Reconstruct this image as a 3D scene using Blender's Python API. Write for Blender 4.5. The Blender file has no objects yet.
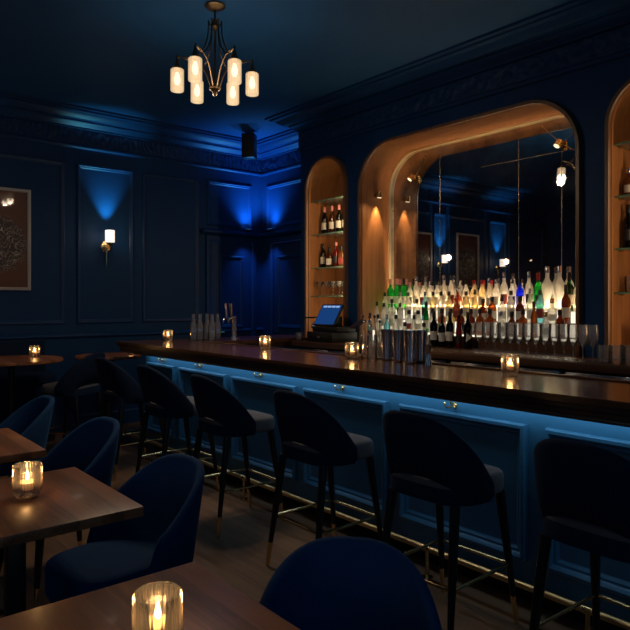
import bpy, bmesh, math, random
from math import pi, sin, cos, radians as R
from mathutils import Vector, Matrix
from mathutils.geometry import tessellate_polygon
random.seed(7)
SC = bpy.context.scene
COL = SC.collection
HEAD = R(39.7)
SN, CS, F = sin(HEAD), cos(HEAD), 635.0
CEIL = 3.6

def at(px, X):
    "Y of the point of the plane x = X seen in that image column"
    k = (px - 315) / F
    return X * (CS - SN * k) / (SN + CS * k)

# ------------------------------------------------------------------ materials
def nm(name):
    m = bpy.data.materials.new(name); m.use_nodes = True
    nt = m.node_tree; nt.nodes.clear()
    out = nt.nodes.new('ShaderNodeOutputMaterial')
    return m, nt, out
def N(nt, t, **kw):
    n = nt.nodes.new(t)
    for k, v in kw.items():
        if k in n.inputs.keys(): n.inputs[k].default_value = v
        else: setattr(n, k, v)
    return n
def c4(c): return (c[0], c[1], c[2], 1)
def L(nt, a, b): nt.links.new(a, b)

def paint(name, col, rough=0.45, bump=0.05, scale=60, spec=0.5, var=0.15, metal=0.0):
    m, nt, out = nm(name)
    tc = N(nt, 'ShaderNodeTexCoord')
    nz = N(nt, 'ShaderNodeTexNoise', Scale=scale, Detail=4.0); L(nt, tc.outputs['Object'], nz.inputs['Vector'])
    big = N(nt, 'ShaderNodeTexNoise', Scale=2.5, Detail=3.0); L(nt, tc.outputs['Object'], big.inputs['Vector'])
    mx = N(nt, 'ShaderNodeMix', data_type='RGBA')
    mx.inputs[6].default_value = c4([x * (1 - var) for x in col]); mx.inputs[7].default_value = c4([x * (1 + var) for x in col])
    L(nt, big.outputs['Fac'], mx.inputs[0])
    b = N(nt, 'ShaderNodeBump', Strength=bump, Distance=0.01); L(nt, nz.outputs['Fac'], b.inputs['Height'])
    p = N(nt, 'ShaderNodeBsdfPrincipled', Roughness=rough, Metallic=metal)
    p.inputs['Specular IOR Level'].default_value = spec
    L(nt, mx.outputs[2], p.inputs['Base Color']); L(nt, b.outputs['Normal'], p.inputs['Normal'])
    L(nt, p.outputs[0], out.inputs[0]); return m

def velvet(name, col, sheen=0.6, tint=None):
    m, nt, out = nm(name)
    tc = N(nt, 'ShaderNodeTexCoord')
    nz = N(nt, 'ShaderNodeTexNoise', Scale=9.0, Detail=5.0); L(nt, tc.outputs['Object'], nz.inputs['Vector'])
    fine = N(nt, 'ShaderNodeTexNoise', Scale=350.0, Detail=2.0); L(nt, tc.outputs['Object'], fine.inputs['Vector'])
    mx = N(nt, 'ShaderNodeMix', data_type='RGBA')
    mx.inputs[6].default_value = c4([x * .75 for x in col]); mx.inputs[7].default_value = c4([x * 1.25 for x in col])
    L(nt, nz.outputs['Fac'], mx.inputs[0])
    b = N(nt, 'ShaderNodeBump', Strength=0.15, Distance=0.004); L(nt, fine.outputs['Fac'], b.inputs['Height'])
    p = N(nt, 'ShaderNodeBsdfPrincipled', Roughness=0.85)
    p.inputs['Specular IOR Level'].default_value = 0.2
    p.inputs['Sheen Weight'].default_value = sheen; p.inputs['Sheen Roughness'].default_value = 0.35
    p.inputs['Sheen Tint'].default_value = c4(tint or [min(1, x * 6) for x in col])
    L(nt, mx.outputs[2], p.inputs['Base Color']); L(nt, b.outputs['Normal'], p.inputs['Normal'])
    L(nt, p.outputs[0], out.inputs[0]); return m

def wood(name, dark, light, rough=0.35, axis='Y', planks=0.0, plank_len=1.2, coat=0.0, gap=0.0, freq=1.0, spec=.5):
    "grain runs along the axis; planks = plank width (0 for none)"
    m, nt, out = nm(name)
    tc = N(nt, 'ShaderNodeTexCoord')
    mp = N(nt, 'ShaderNodeMapping'); L(nt, tc.outputs['Object'], mp.inputs['Vector'])
    s = {'X': (1.2, 16, 16), 'Y': (16, 1.2, 16), 'Z': (16, 16, 1.2)}[axis]
    mp.inputs['Scale'].default_value = [q * freq for q in s]
    n1 = N(nt, 'ShaderNodeTexNoise', Scale=1.6, Detail=8.0, Roughness=0.65, Distortion=0.6); L(nt, mp.outputs[0], n1.inputs['Vector'])
    n2 = N(nt, 'ShaderNodeTexNoise', Scale=7.0, Detail=4.0, Roughness=0.7); L(nt, mp.outputs[0], n2.inputs['Vector'])
    ad = N(nt, 'ShaderNodeMath', operation='MULTIPLY_ADD'); L(nt, n2.outputs['Fac'], ad.inputs[0]); ad.inputs[1].default_value = 0.35
    L(nt, n1.outputs['Fac'], ad.inputs[2])
    src = ad.outputs[0]
    if planks:
        sw = N(nt, 'ShaderNodeMapping'); L(nt, tc.outputs['Object'], sw.inputs['Vector'])
        if axis == 'Y': sw.inputs['Rotation'].default_value = (0, 0, pi / 2)
        br = N(nt, 'ShaderNodeTexBrick')
        br.inputs['Scale'].default_value = 1.0; br.inputs['Brick Width'].default_value = plank_len; br.inputs['Row Height'].default_value = planks
        br.inputs['Mortar Size'].default_value = max(gap, 0.0004); br.inputs['Mortar Smooth'].default_value = 0.3; br.inputs['Bias'].default_value = 0
        br.inputs['Color1'].default_value = (0, 0, 0, 1); br.inputs['Color2'].default_value = (1, 1, 1, 1); br.inputs['Mortar'].default_value = (0, 0, 0, 1)
        br.offset = 0.37
        L(nt, sw.outputs[0], br.inputs['Vector'])
        a2 = N(nt, 'ShaderNodeMath', operation='MULTIPLY_ADD'); L(nt, br.outputs['Color'], a2.inputs[0]); a2.inputs[1].default_value = 0.32
        L(nt, src, a2.inputs[2]); src = a2.outputs[0]
    rp = N(nt, 'ShaderNodeValToRGB'); L(nt, src, rp.inputs[0])
    rp.color_ramp.elements[0].position = 0.42; rp.color_ramp.elements[0].color = c4(dark)
    rp.color_ramp.elements[1].position = 0.98; rp.color_ramp.elements[1].color = c4(light)
    p = N(nt, 'ShaderNodeBsdfPrincipled', Roughness=rough)
    p.inputs['Specular IOR Level'].default_value = spec
    p.inputs['Coat Weight'].default_value = coat; p.inputs['Coat Roughness'].default_value = 0.12
    b = N(nt, 'ShaderNodeBump', Strength=0.08, Distance=0.004); L(nt, src, b.inputs['Height'])
    L(nt, rp.outputs[0], p.inputs['Base Color']); L(nt, b.outputs['Normal'], p.inputs['Normal'])
    L(nt, p.outputs[0], out.inputs[0]); return m

def metal(name, col, rough=0.25, aniso=False):
    m, nt, out = nm(name)
    tc = N(nt, 'ShaderNodeTexCoord')
    nz = N(nt, 'ShaderNodeTexNoise', Scale=40.0, Detail=3.0); L(nt, tc.outputs['Object'], nz.inputs['Vector'])
    mr = N(nt, 'ShaderNodeMapRange'); mr.inputs[3].default_value = rough * .7; mr.inputs[4].default_value = rough * 1.3
    L(nt, nz.outputs['Fac'], mr.inputs[0])
    p = N(nt, 'ShaderNodeBsdfPrincipled', Metallic=1.0); p.inputs['Base Color'].default_value = c4(col)
    L(nt, mr.outputs[0], p.inputs['Roughness']); L(nt, p.outputs[0], out.inputs[0]); return m

def glass(name, tint=(1, 1, 1), frost=0.0, edge=0.35, rough=0.04, edge_tint=None, ior=1.45):
    "thin-walled glass: clear face on, tinted at the rims, mirror-like at grazing angles, optionally frosted"
    m, nt, out = nm(name)
    lw = N(nt, 'ShaderNodeLayerWeight', Blend=edge)
    et = edge_tint or [x * 0.35 for x in tint]
    mx = N(nt, 'ShaderNodeMix', data_type='RGBA'); mx.inputs[6].default_value = c4(tint); mx.inputs[7].default_value = c4(et)
    L(nt, lw.outputs['Facing'], mx.inputs[0])
    tr = N(nt, 'ShaderNodeBsdfTransparent'); L(nt, mx.outputs[2], tr.inputs[0])
    gl = N(nt, 'ShaderNodeBsdfGlossy', Roughness=rough); gl.inputs['Color'].default_value = (1, 1, 1, 1)
    fr = N(nt, 'ShaderNodeFresnel', IOR=ior)
    base = tr.outputs[0]
    if frost > 0:
        tl = N(nt, 'ShaderNodeBsdfTranslucent'); tl.inputs[0].default_value = c4([min(1, x * 1.0) for x in tint])
        df = N(nt, 'ShaderNodeBsdfDiffuse'); df.inputs[0].default_value = c4(tint)
        ms = N(nt, 'ShaderNodeMixShader'); ms.inputs[0].default_value = 0.4
        L(nt, tl.outputs[0], ms.inputs[1]); L(nt, df.outputs[0], ms.inputs[2])
        m2 = N(nt, 'ShaderNodeMixShader'); m2.inputs[0].default_value = frost
        L(nt, base, m2.inputs[1]); L(nt, ms.outputs[0], m2.inputs[2]); base = m2.outputs[0]
    mm = N(nt, 'ShaderNodeMixShader'); L(nt, fr.outputs[0], mm.inputs[0]); L(nt, base, mm.inputs[1]); L(nt, gl.outputs[0], mm.inputs[2])
    L(nt, mm.outputs[0], out.inputs[0]); return m

def emit(name, col, s):
    m, nt, out = nm(name)
    e = N(nt, 'ShaderNodeEmission', Strength=s); e.inputs[0].default_value = c4(col)
    L(nt, e.outputs[0], out.inputs[0]); return m

def glow_glass(name, col, s, trans=0.35):
    "lit frosted lamp glass with faint ribs"
    m, nt, out = nm(name)
    tc = N(nt, 'ShaderNodeTexCoord')
    nz = N(nt, 'ShaderNodeTexNoise', Scale=25.0, Detail=2.0); L(nt, tc.outputs['Object'], nz.inputs['Vector'])
    lw = N(nt, 'ShaderNodeLayerWeight', Blend=0.4)
    rp = N(nt, 'ShaderNodeMapRange'); rp.inputs[1].default_value = 0; rp.inputs[2].default_value = 1; rp.inputs[3].default_value = s * 1.15; rp.inputs[4].default_value = s * 0.35
    L(nt, lw.outputs['Facing'], rp.inputs[0])
    mu = N(nt, 'ShaderNodeMath', operation='MULTIPLY'); L(nt, rp.outputs[0], mu.inputs[0])
    a = N(nt, 'ShaderNodeMapRange'); a.inputs[3].default_value = 0.75; a.inputs[4].default_value = 1.25; L(nt, nz.outputs['Fac'], a.inputs[0]); L(nt, a.outputs[0], mu.inputs[1])
    e = N(nt, 'ShaderNodeEmission'); e.inputs[0].default_value = c4(col); L(nt, mu.outputs[0], e.inputs[1])
    tr = N(nt, 'ShaderNodeBsdfTransparent')
    ms = N(nt, 'ShaderNodeMixShader'); ms.inputs[0].default_value = trans
    L(nt, e.outputs[0], ms.inputs[1]); L(nt, tr.outputs[0], ms.inputs[2]); L(nt, ms.outputs[0], out.inputs[0]); return m

def mirror_mat():
    m, nt, out = nm('antique_mirror')
    tc = N(nt, 'ShaderNodeTexCoord')
    nz = N(nt, 'ShaderNodeTexNoise', Scale=3.5, Detail=8.0, Roughness=0.7); L(nt, tc.outputs['Object'], nz.inputs['Vector'])
    rp = N(nt, 'ShaderNodeValToRGB'); L(nt, nz.outputs['Fac'], rp.inputs[0])
    rp.color_ramp.elements[0].position = 0.38; rp.color_ramp.elements[0].color = (.48, .48, .48, 1)
    rp.color_ramp.elements[1].position = 0.6; rp.color_ramp.elements[1].color = (.82, .82, .82, 1)
    g = N(nt, 'ShaderNodeBsdfGlossy', Roughness=0.015); L(nt, rp.outputs[0], g.inputs[0])
    d = N(nt, 'ShaderNodeBsdfDiffuse'); d.inputs[0].default_value = (.05, .035, .025, 1)
    ms = N(nt, 'ShaderNodeMixShader'); ms.inputs[0].default_value = 0.06
    L(nt, g.outputs[0], ms.inputs[1]); L(nt, d.outputs[0], ms.inputs[2]); L(nt, ms.outputs[0], out.inputs[0]); return m

def frieze_mat(col):
    m, nt, out = nm('frieze_scrollwork')
    tc = N(nt, 'ShaderNodeTexCoord')
    v = N(nt, 'ShaderNodeTexVoronoi', Scale=13.0); L(nt, tc.outputs['Object'], v.inputs['Vector'])
    w = N(nt, 'ShaderNodeTexWave', Scale=5.0, Distortion=9.0, Detail=2.0); L(nt, tc.outputs['Object'], w.inputs['Vector'])
    ad = N(nt, 'ShaderNodeMath', operation='ADD'); L(nt, v.outputs['Distance'], ad.inputs[0]); L(nt, w.outputs['Fac'], ad.inputs[1])
    b = N(nt, 'ShaderNodeBump', Strength=0.5, Distance=0.02); L(nt, ad.outputs[0], b.inputs['Height'])
    p = N(nt, 'ShaderNodeBsdfPrincipled', Roughness=0.5); p.inputs['Specular IOR Level'].default_value = .25; p.inputs['Base Color'].default_value = c4(col)
    L(nt, b.outputs['Normal'], p.inputs['Normal']); L(nt, p.outputs[0], out.inputs[0]); return m

def art_mat():
    "russet print with a pale tangle of brush strokes in its lower half"
    m, nt, out = nm('art_print')
    tc = N(nt, 'ShaderNodeTexCoord'); sp = N(nt, 'ShaderNodeSeparateXYZ'); L(nt, tc.outputs['Object'], sp.inputs[0])
    w = N(nt, 'ShaderNodeTexNoise', Scale=9.0, Detail=2.0, Distortion=3.0); L(nt, tc.outputs['Object'], w.inputs['Vector'])
    ab = N(nt, 'ShaderNodeMath', operation='SUBTRACT'); L(nt, w.outputs['Fac'], ab.inputs[0]); ab.inputs[1].default_value = .5
    a2 = N(nt, 'ShaderNodeMath', operation='ABSOLUTE'); L(nt, ab.outputs[0], a2.inputs[0])
    st = N(nt, 'ShaderNodeMapRange'); st.inputs[1].default_value = .0; st.inputs[2].default_value = .03; st.inputs[3].default_value = 1; st.inputs[4].default_value = 0
    L(nt, a2.outputs[0], st.inputs[0])
    # mask: lower part, tapering round blob
    ln = N(nt, 'ShaderNodeVectorMath', operation='LENGTH')
    mp = N(nt, 'ShaderNodeMapping'); mp.inputs['Location'].default_value = (0.0, 0, .17); mp.inputs['Scale'].default_value = (2.9, 0, 3.0)
    L(nt, tc.outputs['Object'], mp.inputs['Vector']); L(nt, mp.outputs[0], ln.inputs[0])
    mk = N(nt, 'ShaderNodeMapRange'); mk.inputs[1].default_value = .75; mk.inputs[2].default_value = 1.0; mk.inputs[3].default_value = 1; mk.inputs[4].default_value = 0
    L(nt, ln.outputs['Value'], mk.inputs[0])
    fac = N(nt, 'ShaderNodeMath', operation='MULTIPLY'); L(nt, st.outputs[0], fac.inputs[0]); L(nt, mk.outputs[0], fac.inputs[1])
    g = N(nt, 'ShaderNodeMix', data_type='RGBA'); g.inputs[6].default_value = (.12, .034, .02, 1); g.inputs[7].default_value = (.035, .02, .02, 1); L(nt, mk.outputs[0], g.inputs[0])
    g2 = N(nt, 'ShaderNodeMix', data_type='RGBA'); L(nt, fac.outputs[0], g2.inputs[0]); L(nt, g.outputs[2], g2.inputs[6]); g2.inputs[7].default_value = (.62, .52, .44, 1)
    p = N(nt, 'ShaderNodeBsdfPrincipled', Roughness=0.5); p.inputs['Coat Weight'].default_value = .6; p.inputs['Coat Roughness'].default_value = .03
    L(nt, g2.outputs[2], p.inputs['Base Color']); L(nt, p.outputs[0], out.inputs[0]); return m

WALLC = (.0045, .042, .135)
M = dict(
    wall=paint('navy_wall_paint', WALLC, .55, .04, spec=.18),
    mould=paint('navy_gloss_paint', (.0045, .042, .135), .42, .02, spec=.3),
    ceiling=paint('midnight_ceiling_paint', (.008, .068, .20), .6, .05, spec=.3),
    frieze=frieze_mat((.009, .045, .13)),
    barblue=paint('teal_blue_paint', (.034, .15, .275), .4, .03),
    velvet=velvet('navy_velvet', (.008, .044, .125), .4, (.035, .17, .42)),
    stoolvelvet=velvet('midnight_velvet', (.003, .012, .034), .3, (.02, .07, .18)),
    seat=velvet('grey_velvet', (.085, .080, .088), .4, (.3, .3, .32)),
    leg=paint('black_lacquer_wood', (.006, .006, .008), .35, .03),
    floor=wood('dark_floor_boards', (.036, .019, .010), (.16, .088, .048), .5, 'Y', .14, 1.6, gap=.003),
    bartop=wood('polished_walnut_counter', (.028, .011, .006), (.17, .068, .032), .26, 'Y', coat=.3),
    bartopx=wood('dark_walnut', (.030, .013, .007), (.11, .046, .022), .32, 'Y', coat=.2),
    table=wood('walnut_butcher_block', (.042, .016, .007), (.34, .13, .052), .36, 'Y', .075, .9, coat=.04, spec=.35),
    alcove=wood('warm_oak_veneer', (.22, .088, .032), (.42, .185, .068), .42, 'Z', freq=1.0),
    alcoveframe=wood('walnut_frame', (.10, .045, .022), (.30, .14, .065), .35, 'Z'),
    brass=metal('polished_brass', (.85, .60, .27), .22),
    railbrass=metal('satin_brass', (.85, .58, .27), .38),
    trimbrass=metal('pale_brass_trim', (.95, .78, .48), .5),
    bronze=metal('dark_bronze', (.16, .105, .06), .35),
    steel=metal('brushed_steel', (.62, .64, .68), .22),
    copper=metal('copper', (.8, .36, .2), .2),
    blackplastic=paint('black_plastic', (.008, .008, .009), .4, .05),
    blackmetal=paint('black_powder_coat', (.006, .006, .007), .4, .03),
    grille=paint('speaker_mesh', (.010, .010, .012), .7, .6, 300),
    mirror=mirror_mat(),
    seam=metal('mirror_bevel', (.75, .62, .42), .25),
    clear=glass('clear_glass', (.99, .99, .99), .09, .2, edge_tint=(.90, .91, .91)),
    ribbed=glass('ribbed_candle_glass', (.99, .96, .92), .04, .6, rough=.12, edge_tint=(.20, .13, .08), ior=1.9),
    ribbedbig=glass('fluted_candle_glass', (.99, .97, .93), .10, .5, rough=.08, edge_tint=(.36, .25, .16), ior=1.5),
    shelfedge=glass('green_glass_edge', (.55, .90, .70), .75, .3, edge_tint=(.3, .6, .45)),
    shelfglass=glass('green_edge_glass', (.86, .95, .90), .25, .3, edge_tint=(.3, .6, .45)),
    wax=paint('candle_wax', (.85, .6, .36), .6, .0, var=.02),
    flame=emit('candle_flame', (1, .66, .28), 14),
    bulb=emit('bulb', (1, .78, .50), 8),
    shade=glow_glass('lit_ribbed_lamp_glass', (1, .68, .38), 1.0, .35),
    shade2=glow_glass('lit_opal_glass', (1, .86, .72), 1.6, .10),
    steplight=emit('lit_acrylic', (1, .88, .66), 1.2),
    warmfill=emit('warm_fill_led', (1, .66, .32), 3.0),
    led=emit('cool_led', (.6, .84, 1), 2.0),
    blueled=emit('blue_led', (.06, .25, 1), 1.5),
    screen=emit('till_screen', (.010, .055, .21), .8),
    screentext=emit('till_screen_text', (.35, .55, .9), .8),
    spotlens=emit('spot_lens', (1, .75, .45), 1.6),
    art=art_mat(),
    picframe=paint('pale_grey_frame', (.42, .41, .42), .4, .03),
    label=paint('paper_label', (.62, .58, .50), .6, .02),
    darklabel=paint('black_label', (.02, .02, .022), .5, .02),
    redlabel=paint('red_label', (.22, .03, .025), .5, .02),
    capblack=paint('black_cap', (.012, .012, .012), .3, .02),
    capred=paint('red_cap', (.45, .02, .03), .3, .02),
    cappink=paint('pink_cap', (.65, .25, .26), .4, .02),
    capsilver=metal('silver_cap', (.75, .75, .78), .25),
    capgold=metal('gold_cap', (.8, .58, .25), .25),
    g_clear=glass('spirit_glass', (.97, .95, .88), .50, .25, edge_tint=(.6, .62, .58)),
    g_white=glass('frosted_white_glass', (.93, .93, .90), .75, .3),
    g_green=glass('green_bottle_glass', (.03, .42, .08), .32, .3, edge_tint=(.0, .08, .02)),
    g_dgreen=glass('dark_green_bottle_glass', (.02, .10, .03), .25, .3, edge_tint=(.0, .02, .005)),
    g_blue=glass('cobalt_bottle_glass', (.02, .05, .75), .45, .3, edge_tint=(.0, .01, .2)),
    g_aqua=glass('aqua_bottle_glass', (.42, .80, .85), .35, .3, edge_tint=(.1, .35, .4)),
    g_amber=glass('amber_spirit', (.52, .22, .07), .36, .3, edge_tint=(.15, .04, .01)),
    g_gold=glass('golden_spirit', (.98, .87, .58), .48, .3, edge_tint=(.55, .38, .14)),
    g_brown=glass('brown_spirit', (.28, .09, .03), .3, .3, edge_tint=(.05, .012, .004)),
    g_black=glass('black_wine_glass', (.02, .018, .02), .3, .3, edge_tint=(.004, .004, .004)),
    g_red=glass('red_bottle_glass', (.42, .012, .012), .4, .3, edge_tint=(.15, .0, .0)),
    banq=velvet('banquette_leather', (.005, .018, .05), .2, (.02, .08, .2)),
    skyglass=glass('window_glass', (.9, .93, .97), .0, .3),
    doorpaint=paint('door_paint', (.008, .038, .12), .35, .03),
)

# ------------------------------------------------------------------ mesh helpers
def bm_new(): return bmesh.new()
def obj(name, bm, mat, parent=None, smooth=35, loc=None):
    bmesh.ops.recalc_face_normals(bm, faces=bm.faces)
    me = bpy.data.meshes.new(name); bm.to_mesh(me); bm.free()
    me.materials.append(mat if not isinstance(mat, str) else M[mat])
    if smooth:
        me.polygons.foreach_set('use_smooth', [True] * len(me.polygons))
        me.set_sharp_from_angle(angle=R(smooth))
    o = bpy.data.objects.new(name, me); COL.objects.link(o)
    if parent: o.parent = parent
    if loc: o.location = loc
    return o
def tag(o, label, cat, group=None):
    o['label'] = label; o['category'] = cat
    if group: o['group'] = group
    return o
def thing(name, label, cat, loc=(0, 0, 0), rz=0, group=None):
    o = bpy.data.objects.new(name, None); o.empty_display_size = .1; COL.objects.link(o)
    o.location = loc; o.rotation_euler = (0, 0, rz)
    return tag(o, label, cat, group)
def struct(o): o['kind'] = 'structure'; return o
def dup(root, loc, rz=0, label=None, group=None, scale=None):
    r = root.copy(); COL.objects.link(r); r.location = loc; r.rotation_euler = (0, 0, rz)
    if scale: r.scale = scale
    if label: r['label'] = label
    if group: r['group'] = group
    for ch in list(root.children):
        c = ch.copy(); COL.objects.link(c); c.parent = r
        for g in list(ch.children):
            d = g.copy(); COL.objects.link(d); d.parent = c
    return r

def box(bm, x0, x1, y0, y1, z0, z1, bev=0.0, seg=2):
    vs = [bm.verts.new((x, y, z)) for z in (z0, z1) for x, y in ((x0, y0), (x1, y0), (x1, y1), (x0, y1))]
    fs = [bm.faces.new([vs[i] for i in f]) for f in ((3, 2, 1, 0), (4, 5, 6, 7), (0, 1, 5, 4), (1, 2, 6, 5), (2, 3, 7, 6), (3, 0, 4, 7))]
    if bev:
        es = list({e for f in fs for e in f.edges})
        bmesh.ops.bevel(bm, geom=es, offset=bev, segments=seg, affect='EDGES', profile=.5)
    return bm
def B(x0, x1, y0, y1, z0, z1, bev=0.0, seg=2): return box(bm_new(), x0, x1, y0, y1, z0, z1, bev, seg)

def lathe(bm, prof, n=20, c=(0, 0, 0), sq=0, rib=0, nrib=0):
    rings = []
    for r, z in prof:
        if r < 1e-6: rings.append([bm.verts.new((c[0], c[1], c[2] + z))]); continue
        ring = []
        for i in range(n):
            a = 2 * pi * i / n
            k = 1.0
            if sq: k = 1 / (abs(cos(a)) ** sq + abs(sin(a)) ** sq) ** (1 / sq) * .92
            if nrib: k *= 1 + rib * abs(cos(a * nrib / 2))
            ring.append(bm.verts.new((c[0] + r * k * cos(a), c[1] + r * k * sin(a), c[2] + z)))
        rings.append(ring)
    for a, b in zip(rings, rings[1:]):
        if len(a) == 1 and len(b) == 1: continue
        for i in range(n):
            j = (i + 1) % n
            if len(a) == 1: bm.faces.new((a[0], b[j], b[i]))
            elif len(b) == 1: bm.faces.new((a[i], a[j], b[0]))
            else: bm.faces.new((a[i], a[j], b[j], b[i]))
    return bm
def LT(prof, n=20, c=(0, 0, 0), **k): return lathe(bm_new(), prof, n, c, **k)

def tube(bm, pts, r, n=8, cap=True):
    pts = [Vector(p) for p in pts]; rings = []
    rs = r if isinstance(r, (list, tuple)) else [r] * len(pts)
    prev = None
    for i, p in enumerate(pts):
        t = (pts[min(i + 1, len(pts) - 1)] - pts[max(i - 1, 0)]).normalized()
        if prev is None:
            u = t.orthogonal().normalized()
        else:
            u = (prev - t * prev.dot(t)).normalized()
        prev = u; v = t.cross(u)
        rings.append([bm.verts.new(p + rs[i] * (cos(2 * pi * k / n) * u + sin(2 * pi * k / n) * v)) for k in range(n)])
    for a, b in zip(rings, rings[1:]):
        for k in range(n): bm.faces.new((a[k], a[(k + 1) % n], b[(k + 1) % n], b[k]))
    if cap: bm.faces.new(rings[0][::-1]); bm.faces.new(rings[-1])
    return bm
def smooth_pts(pts, n=6):
    P = [Vector(p) for p in pts]; P = [2 * P[0] - P[1]] + P + [2 * P[-1] - P[-2]]; out = []
    for i in range(1, len(P) - 2):
        for k in range(n):
            t = k / n; a, b, c, d = P[i - 1:i + 3]
            out.append(.5 * ((2 * b) + (c - a) * t + (2 * a - 5 * b + 4 * c - d) * t * t + (3 * b - a - 3 * c + d) * t ** 3))
    out.append(P[-2]); return out

def ring_frame(bm, O, u, v, n, w, h, prof, close_in=False):
    "mitred rectangular moulding: prof = (inset, height) pairs"
    O, u, v, n = map(Vector, (O, u, v, n)); rings = []
    for ins, hh in prof:
        rings.append([bm.verts.new(O + u * a + v * b + n * hh) for a, b in ((ins, ins), (w - ins, ins), (w - ins, h - ins), (ins, h - ins))])
    for a, b in zip(rings, rings[1:]):
        for k in range(4): bm.faces.new((a[k], a[(k + 1) % 4], b[(k + 1) % 4], b[k]))
    if close_in: bm.faces.new(rings[-1])
    return bm
MOULD = [(0, 0), (.004, .014), (.014, .022), (.022, .020), (.028, .012), (.040, .010), (.046, .004), (.052, .0)]

def prism(bm, outline, z0, z1, bev=0):
    a = [bm.verts.new((x, y, z0)) for x, y in outline]; b = [bm.verts.new((x, y, z1)) for x, y in outline]
    bm.faces.new(a[::-1]); bm.faces.new(b); n = len(a)
    for i in range(n): bm.faces.new((a[i], a[(i + 1) % n], b[(i + 1) % n], b[i]))
    if bev: bmesh.ops.bevel(bm, geom=list(bm.edges), offset=bev, segments=2, affect='EDGES')
    return bm
def inset_poly(P, d):
    "inset an axis-aligned counter-clockwise polygon"
    n = len(P); out = []
    for i in range(n):
        a, b, c = (Vector(P[i - 1]), Vector(P[i]), Vector(P[(i + 1) % n]))
        e1 = (b - a).normalized(); e2 = (c - b).normalized()
        n1 = Vector((-e1.y, e1.x)); n2 = Vector((-e2.y, e2.x))
        q = b + (n1 + n2) * d; out.append((q.x, q.y))
    return out
def loft(bm, outline, layers, cx=0, cy=0):
    rings = []
    for s, z in layers:
        rings.append([bm.verts.new((cx + (x - cx) * s, cy + (y - cy) * s, z)) for x, y in outline])
    n = len(outline)
    for a, b in zip(rings, rings[1:]):
        for i in range(n): bm.faces.new((a[i], a[(i + 1) % n], b[(i + 1) % n], b[i]))
    bm.faces.new(rings[0][::-1]); bm.faces.new(rings[-1]); return bm

def light(name, kind, loc, power, col, parent=None, size=.03, rot=None, **kw):
    d = bpy.data.lights.new(name, kind); d.energy = power; d.color = col
    if kind in ('POINT', 'SPOT'): d.shadow_soft_size = size
    else: d.shape = 'RECTANGLE'; d.size = size
    for k, v in kw.items(): setattr(d, k, v)
    o = bpy.data.objects.new(name, d); COL.objects.link(o); o.location = loc
    if rot: o.rotation_euler = rot
    if parent: o.parent = parent
    return o
def aim(o, d):
    o.rotation_euler = Vector(d).to_track_quat('-Z', 'Y').to_euler(); return o

# ------------------------------------------------------------------ room shell
XL, YF, YB, XW, XR, YS = -2.5, -1.8, 7.3, 4.6, 5.1, 5.8      # left wall, wall behind the camera, end wall, bar wall, recess wall, step
struct(obj('floor', B(XL - .1, XR + .3, YF - .1, YB + .1, -.1, 0), 'floor', smooth=0))
struct(obj('ceiling', B(XL - .1, XR + .3, YF - .1, YB + .1, CEIL, CEIL + .1), 'ceiling', smooth=0))

def wall_plane(name, O, u, v, holes, w, h, mat='wall'):
    "flat wall with holes; holes = outlines in (u, v)"
    O, u, v = map(Vector, (O, u, v))
    loops = [[(0, 0), (w, 0), (w, h), (0, h)]] + holes
    bm = bm_new(); flat = [p for l in loops for p in l]
    vs = [bm.verts.new(O + u * a + v * b) for a, b in flat]
    for t in tessellate_polygon([[Vector((a, b, 0)) for a, b in l] for l in loops]):
        try: bm.faces.new([vs[i] for i in t])
        except ValueError: pass
    o = obj(name, bm, mat, smooth=0)
    return struct(o)

def rounded_opening(y0, y1, z0, z1, r, n=14):
    "outline in (y, z), starting bottom right, up, over, down"
    P = [(y0, z0)]
    for i in range(n + 1):
        a = pi - (pi / 2) * i / n; P.append((y0 + r + r * cos(a), z1 - r + r * sin(a)))
    for i in range(n + 1):
        a = pi / 2 - (pi / 2) * i / n; P.append((y1 - r + r * cos(a), z1 - r + r * sin(a)))
    P.append((y1, z0))
    Q = [P[0]]
    for p in P[1:]:
        if (Vector(p) - Vector(Q[-1])).length > 1e-5: Q.append(p)
    return Q
ZC = 1.04                                   # back counter height
MIR = (2.43, 4.77, ZC + .001, 3.03, .42)
NL = (5.03, 5.65, ZC + .001, 3.03, .31)
NR = (1.55, 2.17, ZC + .001, 3.03, .31)
# the bar wall runs in y; its u axis is +y from YF
holes = [[(y - YF, z) for y, z in rounded_opening(*q)] for q in (MIR, NL, NR)]
wall_right = wall_plane('wall_right', (XW, YF, 0), (0, 1, 0), (0, 0, 1), holes, YS - YF, CEIL)
wall_back = struct(obj('wall_back', B(XL - .1, XR + .1, YB, YB + .1, 0, CEIL), 'wall', smooth=0))
wall_step = struct(obj('wall_step', B(XW + .005, XR, YS - .09, YS, 0, CEIL), 'wall', smooth=0))
wall_recess = struct(obj('wall_recess', B(XR, XR + .1, YS - .1, YB, 0, CEIL), 'wall', smooth=0))
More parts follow.
